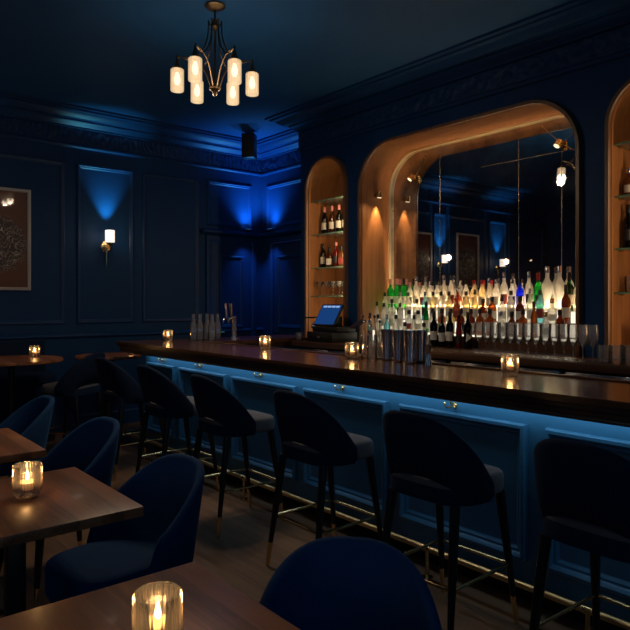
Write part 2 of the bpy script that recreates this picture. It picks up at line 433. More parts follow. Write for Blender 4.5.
# left wall and wall behind the camera; windows added unseen for blue fill light
wl = wall_plane('wall_left', (XL, YF, 0), (0, 1, 0), (0, 0, 1), [[(1.2, .9), (4.2, .9), (4.2, 2.9), (1.2, 2.9)]], YB - YF, CEIL)
wf = wall_plane('wall_front', (XL, YF, 0), (1, 0, 0), (0, 0, 1), [[(.8, .8), (4.8, .8), (4.8, 2.9), (.8, 2.9)]], XR - XL, CEIL)
def fill_window(name, O, u, n, w, h):
    O, u, n = map(Vector, (O, u, n)); z = Vector((0, 0, 1))
    bm = bm_new(); ring_frame(bm, O, u, z, n, w, h, [(-.06, 0), (-.06, .04), (.05, .04), (.05, -.06)])
    for k in (1, 2, 3):
        c = O + u * (w * k / 4)
        a = c - u * .025 - n * .03; b = c + u * .025 + n * .03 + z * h
        box(bm, min(a.x, b.x), max(a.x, b.x), min(a.y, b.y), max(a.y, b.y), a.z, b.z)
    f = struct(obj(name, bm, 'mould', smooth=0))
    bm = bm_new(); vs = [bm.verts.new(O + u * a + z * b - n * .02) for a, b in ((0, 0), (w, 0), (w, h), (0, h))]; bm.faces.new(vs)
    obj('pane', bm, 'skyglass', f, smooth=0)
fill_window('fill_window_1', (XL, YF + 1.2, .9), (0, 1, 0), (1, 0, 0), 3.0, 2.0)
fill_window('fill_window_2', (XL + .8, YF, .8), (1, 0, 0), (0, 1, 0), 4.0, 2.1)

PATH = [(XL, YF), (XL, YB), (XR, YB), (XR, YS), (XW, YS), (XW, YF)]
def sweep(prof, path=PATH):
    bm = bm_new(); rows = []
    for i, p in enumerate(path):
        p = Vector(p); ns = []
        if i > 0: e = (p - Vector(path[i - 1])).normalized(); ns.append(Vector((e.y, -e.x)))
        if i < len(path) - 1: e = (Vector(path[i + 1]) - p).normalized(); ns.append(Vector((e.y, -e.x)))
        m = ns[0] + ns[1] if len(ns) == 2 else ns[0]
        rows.append([bm.verts.new((p.x + m.x * o, p.y + m.y * o, z)) for o, z in prof])
    for a, b in zip(rows, rows[1:]):
        for k in range(len(prof) - 1): bm.faces.new((a[k], a[k + 1], b[k + 1], b[k]))
    return bm
crown = struct(obj('trim_1', sweep([(.02, 3.42), (.035, 3.425), (.035, 3.44), (.05, 3.45), (.07, 3.47), (.10, 3.485), (.10, 3.50), (.15, 3.505), (.19, 3.53), (.21, 3.555), (.26, 3.56), (.26, 3.575), (.30, 3.58), (.30, 3.60)]), 'mould', smooth=25))
struct(obj('trim_2', sweep([(.0, 3.20), (.018, 3.20), (.03, 3.215), (.03, 3.23), (.016, 3.245), (.016, 3.25)]), 'mould', smooth=25))
struct(obj('trim_3', sweep([(.014, 3.25), (.02, 3.26), (.02, 3.41), (.014, 3.42)]), 'frieze', smooth=25))
struct(obj('baseboard_back', sweep([(0, .17), (.012, .165), (.02, .15), (.02, .0)], PATH[1:4]), 'mould', smooth=25))
struct(obj('trim_4', sweep([(0, 1.04), (.02, 1.045), (.035, 1.06), (.035, 1.075), (.02, 1.09), (0, 1.10)], PATH[:3]), 'mould', smooth=25))

# panel mouldings on the end wall (u runs +x, seen from -y)
def panel_back(x0, x1, z0, z1):
    bm = ring_frame(bm_new(), (x0, YB, z0), (1, 0, 0), (0, 0, 1), (0, -1, 0), x1 - x0, z1 - z0, MOULD)
    o = obj('panel_moulding', bm, 'mould', wall_back, smooth=25)
for x0, x1 in ((-2.3, -1.05), (-.95, -.38), (-.28, .90 - .05), (.93, 1.27), (1.33, 2.40), (2.53, 3.21), (3.32, 4.10)):
    panel_back(x0, x1, 1.2, 3.03)
panel_back(4.22, 4.92, 2.46, 3.05)
bm = ring_frame(bm_new(), (XR, 7.18, 2.46), (0, -1, 0), (0, 0, 1), (-1, 0, 0), .95, .59, MOULD)
obj('panel_moulding', bm, 'mould', wall_recess, smooth=25)
# ledge above the two doors
struct(obj('trim_5', sweep([(0, 2.33), (.03, 2.335), (.05, 2.35), (.09, 2.36), (.09, 2.385), (.06, 2.40), (0, 2.40)], [(4.12, YB), (XR, YB), (XR, YS)]), 'mould', smooth=25))
# doors in the corner
def door(name, O, u, n, w, h):
    O, u, n = map(Vector, (O, u, n)); z = Vector((0, 0, 1))
    bm = ring_frame(bm_new(), O - z * .001, u, z, n, w, h, [(-.10, 0), (-.10, .035), (-.05, .035), (-.03, .025), (0, .025), (0, .0)])
    d = struct(obj(name, bm, 'mould', smooth=25))
    bm = ring_frame(bm_new(), O + z * .02, u, z, n, w, h - .02, [(0, 0), (0, .015)], True)
    leaf = obj('leaf', bm, 'doorpaint', d, smooth=0)
    for z0, z1 in ((.25, .95), (1.1, h - .15)):
        bm = ring_frame(bm_new(), O + u * .1 + z * z0 + n * .015, u, z, n, w - .2, z1 - z0, MOULD); obj('panel_moulding', bm, 'mould', leaf, smooth=25)
    c = O + u * .06 + z * 1.05 + n * .05
    bm = tube(bm_new(), [c - n * .04, c, c + u * .1], .009, 8); obj('door_handle', bm, 'brass', leaf)
    return d
door('door_1', (4.30, YB, 0), (1, 0, 0), (0, -1, 0), .58, 2.22)
d2 = door('door_2', (XR, 7.0, 0), (0, -1, 0), (-1, 0, 0), .85, 2.22)
obj('door_closer', B(XR - .085, XR - .055, 6.15, 6.92, 2.235, 2.25, .003), 'capsilver', d2)

# ------------------------------------------------------------------ alcoves of the back bar
def alcove(name, q, depth, label, trimstrip):
    t = thing(name, label, 'alcove', (XW, (q[0] + q[1]) / 2, ZC))
    cy = (q[0] + q[1]) / 2
    P = [(y - cy, z - ZC) for y, z in rounded_opening(*q, n=20)]
    bm = bm_new()                                              # lining
    a = [bm.verts.new((-.01, y, z)) for y, z in P]; b = [bm.verts.new((depth, y, z)) for y, z in P]
    for i in range(len(P) - 1): bm.faces.new((a[i], a[i + 1], b[i + 1], b[i]))
    lin = obj('lining', bm, 'alcove', t, smooth=50)
    # frame
    def off(P, d):
        out = []
        for i, p in enumerate(P):
            p = Vector(p)
            e1 = (p - Vector(P[i - 1])).normalized() if i else None
            e2 = (Vector(P[i + 1]) - p).normalized() if i < len(P) - 1 else None
            e = ((e1 or e2) + (e2 or e1)).normalized(); n = Vector((-e.y, e.x))
            out.append(p + n * d)
        return out
    bm = bm_new(); rows = []
    for d, x in ((0.0, .0), (0.0, -.03), (.008, -.04), (.032, -.04), (.04, -.03), (.045, .0)):
        rows.append([bm.verts.new((x, p.x, p.y)) for p in off(P, d)])
    for r0, r1 in zip(rows, rows[1:]):
        for i in range(len(P) - 1): bm.faces.new((r0[i], r0[i + 1], r1[i + 1], r1[i]))
    obj('frame', bm, 'alcoveframe', t, smooth=50)
    if trimstrip:
        bm = bm_new(); rows = []
        for d, x in ((0, depth - .04), (-.014, depth - .04), (-.014, depth - .001), (0, depth - .001)):
            rows.append([bm.verts.new((x, p.x, p.y)) for p in off(P, d)])
        for r0, r1 in zip(rows, rows[1:]):
            for i in range(len(P) - 1): bm.faces.new((r0[i], r0[i + 1], r1[i + 1], r1[i]))
        obj('brass_strip', bm, 'trimbrass', t, smooth=50)
    else:
        bm = bm_new(); vs = [bm.verts.new((depth, y, z)) for y, z in P]; bm.faces.new(vs); obj('back_panel', bm, 'alcove', t, smooth=0)
    return t
DEP = .42
alcove('mirror_alcove', MIR, DEP, 'wide round-cornered oak alcove framing the big mirror behind the bar', True)
nl = alcove('arched_alcove', NL, .40, 'narrow arched oak alcove with glass shelves above the till', False)
nr = alcove('arched_alcove', NR, .40, 'narrow arched oak alcove with glass shelves at right edge of photo', False)

# mirror
XM = XW + DEP
mi = thing('bar_mirror', 'large dark antique mirror in the wide oak alcove', 'mirror', (XM, 3.6, ZC))
bm = bm_new(); P = rounded_opening(*MIR, n=20)
vs = [bm.verts.new((0, y - 3.6, z - ZC)) for y, z in P]; bm.faces.new(vs)
obj('pane', bm, 'mirror', mi, smooth=0)
def seam(p, q, w=.004):
    bm = tube(bm_new(), [(-.001, p[0] - 3.6, p[1] - ZC), (-.001, q[0] - 3.6, q[1] - ZC)], w, 6)
    obj('seam', bm, 'seam', mi)
for y in (4.09, 3.20): seam((y, 1.1), (y, 3.02), .0022)
seam((2.79, 1.1), (2.79, 2.72), .0022)
seam((2.45, 2.72), (3.6, 2.72), .0018)
CR, CLp = (2.79, 2.78), (4.42, 2.74)
for p, q in ((CR, (2.50, 3.0)), (CR, (2.50, 2.6)), (CR, (2.98, 2.98)), ((4.24, 3.0), CLp), (CLp, (4.74, 2.42))): seam(p, q, .0035)

def spot_lamp(loc, direction, base_dir, label, power, cone=62):
    "little brass swivel spot: disc base, stalk, cone head"
    t = thing('spot_lamp', label, 'lamp', loc)
    b = Vector(base_dir).normalized(); d = Vector(direction).normalized()
    bm = tube(bm_new(), [(0, 0, 0), b * .012], .028, 14); obj('base', bm, 'brass', t)
    el = b * .055; bm = tube(bm_new(), [b * .01, el], .008, 8); obj('stalk', bm, 'brass', t)
    bm = tube(bm_new(), [el - d * .035, el - d * .03, el, el + d * .03], [.006, .022, .025, .03], 14, cap=True); h = obj('head', bm, 'brass', t)
    bm = tube(bm_new(), [el + d * .0302, el + d * .033], .024, 14); obj('lens', bm, 'spotlens', h)
    l = light('spot', 'SPOT', el + d * .045, power, (1, .66, .32), t, .015, spot_size=R(cone), spot_blend=.55); aim(l, d)
    return t
spot_lamp((XW + .20, MIR[1], 2.58), (.0, .10, -1), (0, -1, 0), 'small brass spot lamp on the left oak cheek beside the mirror', 26, 50)
spot_lamp((XM, CLp[0], CLp[1]), (-.55, .3, -.8), (-1, 0, 0), 'small brass spot lamp at left on the mirror, on the diagonal seam', 14)
spot_lamp((XM, CR[0], CR[1]), (-.5, .25, -.8), (-1, 0, 0), 'small brass spot lamp at the crossed seams, right end of mirror', 14)

# ------------------------------------------------------------------ back counter, cabinets, bottle display
bm = B(4.12, 5.0, .3, 5.36, ZC - .055, ZC, .006)
# worktop runs into the alcoves only where they are open
tag(obj('back_counter', bm, 'bartopx'), 'dark wooden worktop running along the back bar below the mirror', 'counter')
for i in range(5):
    y0 = .32 + i * 1.0
    t = thing('bottle_cooler', ['steel fronted cooler at the far right under the back counter', 'steel fronted cooler under the tumblers on the back counter', 'steel fronted cooler under the stemmed glasses', 'steel fronted cooler under the dark bottles', 'steel fronted cooler under the till'][i], 'cabinet', (4.18, y0, 0), 0, 'coolers under the back counter')
    obj('body', B(.02, .40, 0.01, .99, .0, ZC - .06, .004), 'blackmetal', t)
    for k in range(2):
        dr = obj('door', B(-.005, .02, .02 + k * .485, .49 + k * .485, .1, ZC - .075, .004), 'steel', t)
        obj('handle', tube(bm_new(), [(-.03, .43 - k * .02 + k * .14, .45), (-.03, .43 - k * .02 + k * .14, .75)], .008), 'blackmetal', dr)

TX = [4.60, 4.725, 4.84, 4.945]              # rows of bottles, front to back
TZ = [ZC, 1.155, 1.265, 1.37]
sd = thing('bottle_display', 'stepped lit display stand full of bottles in front of the mirror', 'stand', (4.66, 3.6, ZC))
yy0, yy1 = 2.47 - 3.6, 4.73 - 3.6
for i in (1, 2, 3):
    x0 = [0, 4.665, 4.785, 4.895][i] - 4.66; x1 = (5.005 if i == 3 else [0, 4.785, 4.895][i]) - 4.66
    s = obj('step', B(x0 + .012, x1 + .012 if i < 3 else x1, yy0, yy1, .001, TZ[i] - ZC - .005), 'bartopx', sd, smooth=0)
    zl = TZ[i - 1] - ZC
    if i == 1:      # wooden riser with a thin lit lip; only its far end is lit in full
        obj('light_panel', B(x0 + .006, x0 + .012, 3.95 - 3.6, yy1, .012, TZ[1] - ZC - .006), 'steplight', s, smooth=0)
        obj('light_lip', B(x0 + .002, x0 + .012, yy0, 3.948 - 3.6, TZ[1] - ZC - .013, TZ[1] - ZC - .005), 'steplight', s, smooth=0)
    else:
        obj('light_panel', B(x0 + .006, x0 + .012, yy0, yy1, .012 + zl, TZ[i] - ZC - .006), 'steplight', s, smooth=0)
    obj('lit_tread', B(x0 + .003, x1 + .012 if i < 3 else x1, yy0, yy1, TZ[i] - ZC - .0048, TZ[i] - ZC), 'steplight', s, smooth=0)
# ---- bottles: prototypes as shared part meshes
def mesh_of(bm, mat, smooth=40):
    o = obj('tmp', bm, mat, smooth=smooth); me = o.data; bpy.data.objects.remove(o); return me
CACHE = {}
def bottle_profile(kind):
    # (r, z) of the glass, label zone (z0, z1), neck radius, cap (z0, z1), square exponent
    if kind == 'round':   return [(0, 0), (.030, 0), (.034, .006), (.034, .165), (.030, .185), (.016, .21), (.0135, .225), (.0135, .262)], (.05, .13), (.0155, .245, .285), 0
    if kind == 'tall':    return [(0, 0), (.031, 0), (.034, .006), (.034, .20), (.030, .225), (.017, .25), (.014, .27), (.014, .315)], (.06, .15), (.0155, .29, .345), 0
    if kind == 'wine':    return [(0, 0), (.033, 0), (.037, .006), (.037, .185), (.034, .205), (.018, .235), (.0145, .25), (.0145, .31)], (.06, .14), (.016, .265, .325), 0
    if kind == 'square':  return [(0, 0), (.034, 0), (.038, .006), (.038, .135), (.033, .152), (.017, .168), (.0145, .18), (.0145, .205)], (.035, .105), (.018, .19, .235), 6
    if kind == 'squat':   return [(0, 0), (.036, 0), (.041, .008), (.041, .09), (.034, .12), (.018, .145), (.015, .16), (.015, .19)], (.03, .085), (.018, .175, .215), 0
    if kind == 'curvy':   return [(0, 0), (.026, 0), (.029, .006), (.026, .05), (.028, .10), (.042, .17), (.047, .205), (.042, .235), (.022, .27), (.017, .29), (.017, .335)], None, (.02, .325, .38), 0
    if kind == 'decanter':return [(0, 0), (.045, 0), (.05, .008), (.05, .10), (.045, .12), (.018, .14), (.016, .155), (.016, .185)], (.02, .08), (.022, .185, .23), 5
    if kind == 'slim':    return [(0, 0), (.026, 0), (.029, .006), (.028, .16), (.020, .20), (.0125, .23), (.0125, .275)], (.04, .12), (.014, .255, .30), 0
def make_bottle(kind, gm, capm, labm, loc, label, group, rz=0, sc=1.0):
    key = (kind, gm, capm, labm)
    prof, lz, cap, sq = bottle_profile(kind)
    if key not in CACHE:
        me = mesh_of(LT(prof, 20, sq=sq), gm)
        cr, c0, c1 = cap
        mc = mesh_of(LT([(0, c0), (cr, c0), (cr, c1 - .004), (cr - .003, c1), (0, c1)], 14), capm)
        ml = None
        if lz and labm:
            rr = max(r for r, z in prof) + .0012
            bm = bm_new(); rows = []
            for z in (lz[0], lz[1]):
                row = []
                for i in range(9):
                    a = pi + (-.95 + 1.9 * i / 8)
                    k = 1 / (abs(cos(a)) ** sq + abs(sin(a)) ** sq) ** (1 / sq) * .92 if sq else 1
                    row.append(bm.verts.new((rr * k * cos(a), rr * k * sin(a), z)))
                rows.append(row)
            for i in range(8): bm.faces.new((rows[0][i], rows[0][i + 1], rows[1][i + 1], rows[1][i]))
            ml = mesh_of(bm, labm)
        CACHE[key] = (me, mc, ml)
    me, mc, ml = CACHE[key]
    t = thing('bottle', label, 'bottle', loc, rz, group); t.scale = (sc, sc, sc)
    for n, d in (('glass_body', me), ('cap', mc), ('paper_label', ml)):
        if d:
            o = bpy.data.objects.new(n, d); COL.objects.link(o); o.parent = t
    return t
ORD = ['first', 'second', 'third', 'fourth', 'fifth', 'sixth', 'seventh', 'eighth', 'ninth', 'tenth', 'eleventh', 'twelfth', 'thirteenth', 'fourteenth', 'fifteenth', 'sixteenth', 'seventeenth', 'eighteenth', 'nineteenth', 'twentieth', 'twenty-first', 'twenty-second', 'twenty-third', 'twenty-fourth', 'twenty-fifth', 'twenty-sixth', 'twenty-seventh', 'twenty-eighth']
GN = dict(g_clear='clear', g_white='frosted white', g_green='bright green', g_dgreen='dark green', g_blue='cobalt blue', g_aqua='pale aqua', g_amber='amber', g_gold='golden', g_brown='dark brown', g_black='near-black', g_red='red')
CN = dict(capblack='black', capred='red', cappink='pink', capsilver='silver', capgold='gold')
W_, C_, K_, A_, G_, Y_ = 'g_white', 'g_clear', 'g_black', 'g_amber', 'g_green', 'g_gold'
ROW3 = [(390, 'wine', 'g_green', 'cappink'), (397, 'wine', G_, 'cappink'), (404, 'wine', G_, 'capblack'), (410, 'round', C_, 'cappink'), (416, 'tall', C_, 'capsilver'), (423, 'round', C_, 'capblack'),
        (430, 'round', C_, 'capsilver'), (437, 'round', C_, 'capblack'), (444, 'tall', C_, 'capsilver'), (451, 'tall', C_, 'capblack'), (458, 'squat', 'g_brown', 'capsilver'), (466, 'round', C_, 'capblack'), (474, 'round', Y_, 'capred'), (482, 'round', Y_, 'capred'),
        (489, 'slim', C_, 'capsilver'), (496, 'round', W_, 'capsilver'), (504, 'tall', W_, 'capsilver'), (512, 'round', W_, 'capsilver'), (520, 'round', 'g_blue', 'capblack'), (529, 'tall', C_, 'capsilver'), (538, 'wine', G_, 'capred'),
        (546.5, 'curvy', W_, 'capsilver'), (559.5, 'curvy', W_, 'capsilver'), (568, 'wine', 'g_dgreen', 'capblack'), (575, 'round', C_, 'capgold')]
ROW2 = [(385, 'round', C_, 'capblack'), (392, 'squat', C_, 'capblack'), (400, 'round', C_, 'capsilver'), (408, 'round', C_, 'capblack'), (417, 'squat', C_, 'capblack'), (425, 'round', 'g_aqua', 'capsilver'), (433, 'round', Y_, 'capblack'), (441, 'round', C_, 'capblack'), (449, 'round', Y_, 'capblack'), (457, 'square', A_, 'capred'), (466, 'round', Y_, 'capblack'),
        (475, 'slim', Y_, 'capblack'), (483, 'squat', 'g_brown', 'capblack'), (492, 'square', A_, 'capblack'), (502, 'square', C_, 'capblack'), (511, 'round', C_, 'capblack'), (520, 'square', 'g_brown', 'capblack'), (530, 'slim', C_, 'capsilver'), (540, 'round', 'g_aqua', 'capblack'), (552, 'squat', C_, 'capgold'), (566, 'wine', 'g_brown', 'capblack')]
ROW1 = [(377, 'slim', C_, 'capblack'), (384, 'round', C_, 'capblack'), (392, 'round', C_, 'capsilver'), (400, 'round', W_, 'capblack'), (409, 'squat', W_, 'capblack'), (418, 'squat', C_, 'capblack'), (426, 'slim', 'g_green', 'capblack'), (433, 'square', C_, 'capblack'), (442, 'square', A_, 'capblack'), (451, 'square', Y_, 'capblack'), (461, 'square', 'g_brown', 'capblack'), (471, 'square', 'g_brown', 'capblack'),
        (480, 'square', A_, 'capblack'), (490, 'square', A_, 'capblack'), (501, 'squat', C_, 'capsilver'), (512, 'squat', 'g_brown', 'capblack'), (523, 'square', A_, 'capblack'), (534, 'slim', 'g_amber', 'capblack'), (546, 'squat', W_, 'capgold'), (560, 'square', 'g_brown', 'capblack')]
ROW0 = [(370, 'slim', 'g_aqua', 'capblack'), (378, 'round', C_, 'capblack'), (387, 'round', 'g_aqua', 'capsilver'), (396, 'round', C_, 'capblack'), (405, 'squat', C_, 'capblack'), (414, 'round', C_, 'capblack'), (424, 'squat', C_, 'capblack'), (434, 'wine', K_, 'capblack'), (442, 'round', K_, 'capblack'), (450, 'wine', K_, 'capblack'), (459, 'slim', 'g_red', 'capblack'), (468, 'wine', K_, 'capblack')]
ROWN = ['lowest', 'second lowest', 'second highest', 'top']
def spaced(row, X, hi, lo):
    "keep neighbours from touching, between the two cheeks"
    rad = [max(r for r, z in bottle_profile(q[1])[0]) + .001 for q in row]
    ys = [at(q[0], X) for q in row]
    ys[0] = min(ys[0], hi - rad[0])
    for i in range(1, len(ys)): ys[i] = min(ys[i], ys[i - 1] - rad[i - 1] - rad[i])
    ys[-1] = max(ys[-1], lo + rad[-1])
    for i in range(len(ys) - 2, -1, -1): ys[i] = max(ys[i], ys[i + 1] + rad[i + 1] + rad[i])
    return ys
for ri, row in enumerate((ROW0, ROW1, ROW2, ROW3)):
    YS_ = spaced(row, TX[ri], 4.735, 2.47)
    for i, (px, kind, gm, cm) in enumerate(row):
        y = YS_[i]
        lab = random.choice(['label', 'label', 'darklabel', 'label', 'label', 'label', 'redlabel']) if gm not in (K_, 'g_red') else ('label' if gm == K_ else 'darklabel')
        make_bottle(kind, gm, cm, lab, (TX[ri], y, TZ[ri] + .0005), '%s bottle with %s cap, %s from left in %s display row' % (GN[gm], CN[cm], ORD[i], ROWN[ri]), 'bottles in the %s display row' % ROWN[ri], random.uniform(-.3, .3) + .6, 1.0)

wb = [o for o in COL.objects if o.get('label', '').endswith('twelfth from left in lowest display row')][0]
bm = bm_new(); rows = []
for k in range(7):
    a = pi - .7 + 1.4 * k / 6; h = .085 * (1 - k / 6)
    rows.append([bm.verts.new((.0386 * cos(a), .0386 * sin(a), z)) for z in (.10 - h * .5 - .001, .10 + h * .5 + .001)])
for r0, r1 in zip(rows, rows[1:]): bm.faces.new((r0[0], r1[0], r1[1], r0[1]))
for c in list(wb.children):
    if c.name.startswith('paper_label'): bpy.data.objects.remove(c)
obj('triangle_label', bm, 'label', wb)['label'] = 'pale triangular paper label'

# ---- glass shelves in the arched alcoves and what stands on them
SZ = [2.60, 2.22, 1.84, 1.52]
def shelf(q, z, label):
    cy = (q[0] + q[1]) / 2; w = q[1] - q[0] - .012
    t = thing('glass_shelf', label, 'shelf', (XW + .21, cy, z - .012))
    obj('pane', B(-.18, .185, -w / 2, w / 2, 0, .012, .002), 'shelfglass', t, smooth=0)
    obj('polished_edge', B(-.186, -.1805, -w / 2, w / 2, 0, .012, .001), 'shelfedge', t, smooth=0)['label'] = 'pale green polished front edge'
    for s in (-1, 1):
        obj('bracket', tube(bm_new(), [(-.1, s * (w / 2 + .004), -.006), (-.1, s * (w / 2 - .03), -.006)], .006), 'brass', t)
for i, z in enumerate(SZ):
    n = ['topmost', 'second from top', 'third from top', 'lowest'][i]
    shelf(NL, z, 'glass shelf in the arched alcove over the till, ' + n)
    shelf(NR, z, 'glass shelf in the arched alcove at right edge, ' + n)
def strip(q, label, power):
    "warm lamp strip behind the front frame of an alcove, on its near cheek"
    t = thing('fill_strip', label, 'lamp', (XW + .012, q[0] + .004, 1.9))  # hidden lamp added to brighten the oak lining
    obj('diffuser', B(-.012, .012, .0, .008, -.75, .80), 'warmfill', t, smooth=0)
    light('strip', 'AREA', (.01, .02, .02), power, (1, .66, .36), t, .02, rot=(pi / 2, 0, -.6), size_y=1.5)
    return t
strip(NL, 'added warm fill strip hidden behind the frame of the alcove over the till', 6.5)
strip(NR, 'added warm fill strip hidden behind the frame of the alcove at right edge', 6.5)
t = thing('fill_strip', 'added warm fill strip along the foot of the mirror behind the bottles', 'lamp', (XM - .035, 3.6, 1.375))  # unseen lamp added to brighten the oak top and cheeks
obj('diffuser', B(-.008, .008, -1.1, 1.1, 0, .012), 'warmfill', t, smooth=0)
light('strip', 'AREA', (0, 0, .03), 34, (1, .67, .38), t, .03, rot=(pi, -.15, 0), size_y=2.2)
def row_px(pxs, X, z, specs, where, group):
    for i, (px, (kind, gm, cm, lb)) in enumerate(zip(pxs, specs)):
        make_bottle(kind, gm, cm, lb, (X, at(px, X), z + .0005), '%s bottle with %s cap, %s from left %s' % (GN[gm], CN[cm], ORD[i], where), group, .6)
row_px([324.5, 332, 339, 345.5], XW + .17, SZ[1], [('wine', K_, 'cappink', 'label'), ('wine', 'g_brown', 'cappink', 'label'), ('wine', K_, 'cappink', 'label'), ('wine', K_, 'capblack', 'label')], 'on shelf high above the till', 'bottles on the upper till alcove shelf')
row_px([323, 329.5, 336, 341.5, 347.5], XW + .17, SZ[2], [('round', K_, 'capblack', 'label'), ('square', 'g_brown', 'capblack', 'label'), ('round', 'g_red', 'cappink', 'darklabel'), ('square', A_, 'capblack', 'redlabel'), ('square', 'g_brown', 'capblack', 'label')], 'on middle shelf above the till', 'bottles on the middle till alcove shelf')
row_px([628.5, 644, 658], XW + .15, SZ[1], [('squat', A_, 'capsilver', 'label'), ('round', 'g_brown', 'capblack', 'label'), ('square', A_, 'capgold', 'label')], 'on upper shelf of right-edge alcove', 'bottles on the upper right alcove shelf')
row_px([628, 641, 654], XW + .15, SZ[2], [('wine', K_, 'capblack', 'darklabel'), ('round', K_, 'capblack', 'label'), ('wine', K_, 'capred', 'label')], 'on middle shelf of right-edge alcove', 'bottles on the middle right alcove shelf')

# ---- glasses
def glass_proto(kind):
    if kind == 'stem':
        return LT([(0, 0), (.034, 0), (.034, .003), (.008, .008), (.004, .02), (.004, .085), (.012, .098), (.030, .125), (.037, .16), (.037, .20), (.033, .25), (.0315, .25), (.0355, .20), (.0355, .16), (.028, .127), (.010, .102), (0, .10)], 20)
    if kind == 'martini':
        return LT([(0, 0), (.032, 0), (.032, .003), (.007, .008), (.0035, .02), (.0035, .09), (.008, .097), (.052, .16), (.0505, .161), (.006, .100), (0, .099)], 20)
    if kind == 'tumbler':
        return LT([(0, 0), (.036, 0), (.040, .006), (.041, .06), (.040, .12), (.0385, .12), (.0392, .06), (.037, .014), (0, .012)], 20)
    if kind == 'highball':
        return LT([(0, 0), (.030, 0), (.033, .006), (.034, .165), (.0325, .165), (.0315, .016), (0, .014)], 20)
    if kind == 'rocks':
        return LT([(0, 0), (.036, 0), (.039, .005), (.041, .085), (.0395, .085), (.0375, .014), (0, .012)], 20)
GM = {}
def put_glass(kind, loc, label, group, name, cat='glass'):
    if kind not in GM: GM[kind] = mesh_of(glass_proto(kind), 'clear')
    o = bpy.data.objects.new(name, GM[kind]); COL.objects.link(o); o.location = loc
    return tag(o, label, cat, group)
for r_, (X, n, nm_) in enumerate(((4.22, 13, 'front'), (4.315, 13, 'back'))):
    y0, y1 = at(583, 4.22) , at(479, 4.22)
    for i in range(n):
        y = y1 + (y0 - y1) * (i + (.5 if r_ else 0) * .6) / (n - 1)
        put_glass('stem', (X, y, ZC + .0005), 'tall clear stemmed glass, %s from left in the %s row on the back counter' % (ORD[i], nm_), 'stemmed glasses on the back counter', 'stemmed_glass')
for r_, (X, nm_) in enumerate(((4.21, 'front'), (4.31, 'back'))):
    for i in range(7):
        y = at(604, 4.21) - i * .087 - r_ * .03
        put_glass('tumbler', (X, y, ZC + .0005), 'clear tumbler, %s from left in the %s row right of the stemmed glasses' % (ORD[i], nm_), 'tumblers on the back counter', 'tumbler')
for i in range(4):
    put_glass('stem', (XW + .17 , 2.07 - i * .1, ZC + .0005), 'stemmed glass at the bottom of the right-edge alcove, %s from left' % ORD[i], 'stemmed glasses in the right alcove', 'stemmed_glass')
for i in range(5):
    put_glass('tumbler', (XW + .15, 2.10 - i * .1, SZ[3] + .0005), 'clear tumbler on lowest glass shelf of right-edge alcove, %s from left' % ORD[i], 'tumblers on the right alcove shelf', 'tumbler')
for r_, X in enumerate((XW + .1, XW + .24)):
    for i in range(5):
        put_glass('martini', (X, 5.57 - i * .112 - r_ * .0, SZ[3] + .0005), 'wide cocktail glass on shelf above the till, %s from left, %s row' % (ORD[i], ('front', 'back')[r_]), 'cocktail glasses above the till', 'cocktail_glass')

# ---- till and neighbours on the back counter
t = thing('till', 'black till with tilted blue touch screen on the back counter', 'till', (4.36, 4.98, ZC + .0005), 0)
obj('cash_drawer', B(-.17, .18, -.20, .20, 0, .10, .006), 'blackplastic', t)
dr = obj('drawer_front', B(-.178, -.17, -.175, .175, .015, .085, .003), 'blackmetal', t)
obj('lock', tube(bm_new(), [(-.178, 0, .05), (-.186, 0, .05)], .010, 12), 'capsilver', dr)
obj('printer', B(-.10, .16, -.20, .20, .10, .155, .012), 'blackplastic', t)
obj('stand', B(.02, .10, -.06, .06, .15, .26, .01), 'blackplastic', t)
sx = Matrix.Translation((-.02, .02, .27)) @ Matrix.Rotation(R(-58), 4, 'Y')
def xf(bm, m): bmesh.ops.transform(bm, matrix=m, verts=bm.verts); return bm
sc_ = obj('screen_housing', xf(B(-.13, .13, -.165, .165, -.015, .01, .008), sx @ Matrix.Rotation(pi, 4, 'X') @ Matrix.Identity(4)), 'blackplastic', t)
def scr(x0, x1, y0, y1, h, mat, name):
    return obj(name, xf(B(x0, x1, y0, y1, h, h + .002), sx), mat, sc_, smooth=0)
sx = Matrix.Translation((-.02, .02, .27)) @ Matrix.Rotation(R(-58), 4, 'Y')
scr(-.115, .115, -.15, .15, .0155, 'screen', 'display')
for k in range(4): scr(.085, .105, -.13 + k * .066, -.075 + k * .066, .0185, 'screentext', 'status_bar')
t = thing('card_reader', 'small tilted black tablet on a stand right of the till', 'tablet', (4.36, at(358, 4.36), ZC + .0005), R(-25))
obj('base', B(-.06, .06, -.05, .05, 0, .012, .004), 'blackplastic', t)
obj('stalk', tube(bm_new(), [(0, 0, .01), (.01, 0, .17)], .012), 'blackplastic', t)
obj('tablet', xf(B(-.07, .07, -.095, .095, -.006, .006, .004), Matrix.Translation((0, 0, .19)) @ Matrix.Rotation(R(-35), 4, 'Y')), 'blackmetal', t)
t = thing('citrus_press', 'small dark lever press on the counter left of the till', 'press', (4.38, 5.275, ZC + .0005), 0)
obj('base', B(-.09, .09, -.06, .06, 0, .02, .006), 'blackmetal', t)
obj('column', tube(bm_new(), [(.06, 0, .01), (.06, 0, .24)], .014), 'steel', t)
obj('cup', LT([(0, .03), (.03, .035), (.045, .07), (.048, .09), (.044, .09), (.03, .05), (0, .045)], 18), 'steel', t)
obj('press_head', LT([(0, .15), (.04, .13), (.046, .14), (.03, .18), (0, .19)], 18), 'steel', t)
obj('lever', B(-.13, .09, -.035, .035, .235, .25, .006), 'blackmetal', t)
put_glass('rocks', (4.18, 5.30, ZC + .0005), 'short clear glass left of the lever press', None, 'rocks_glass')

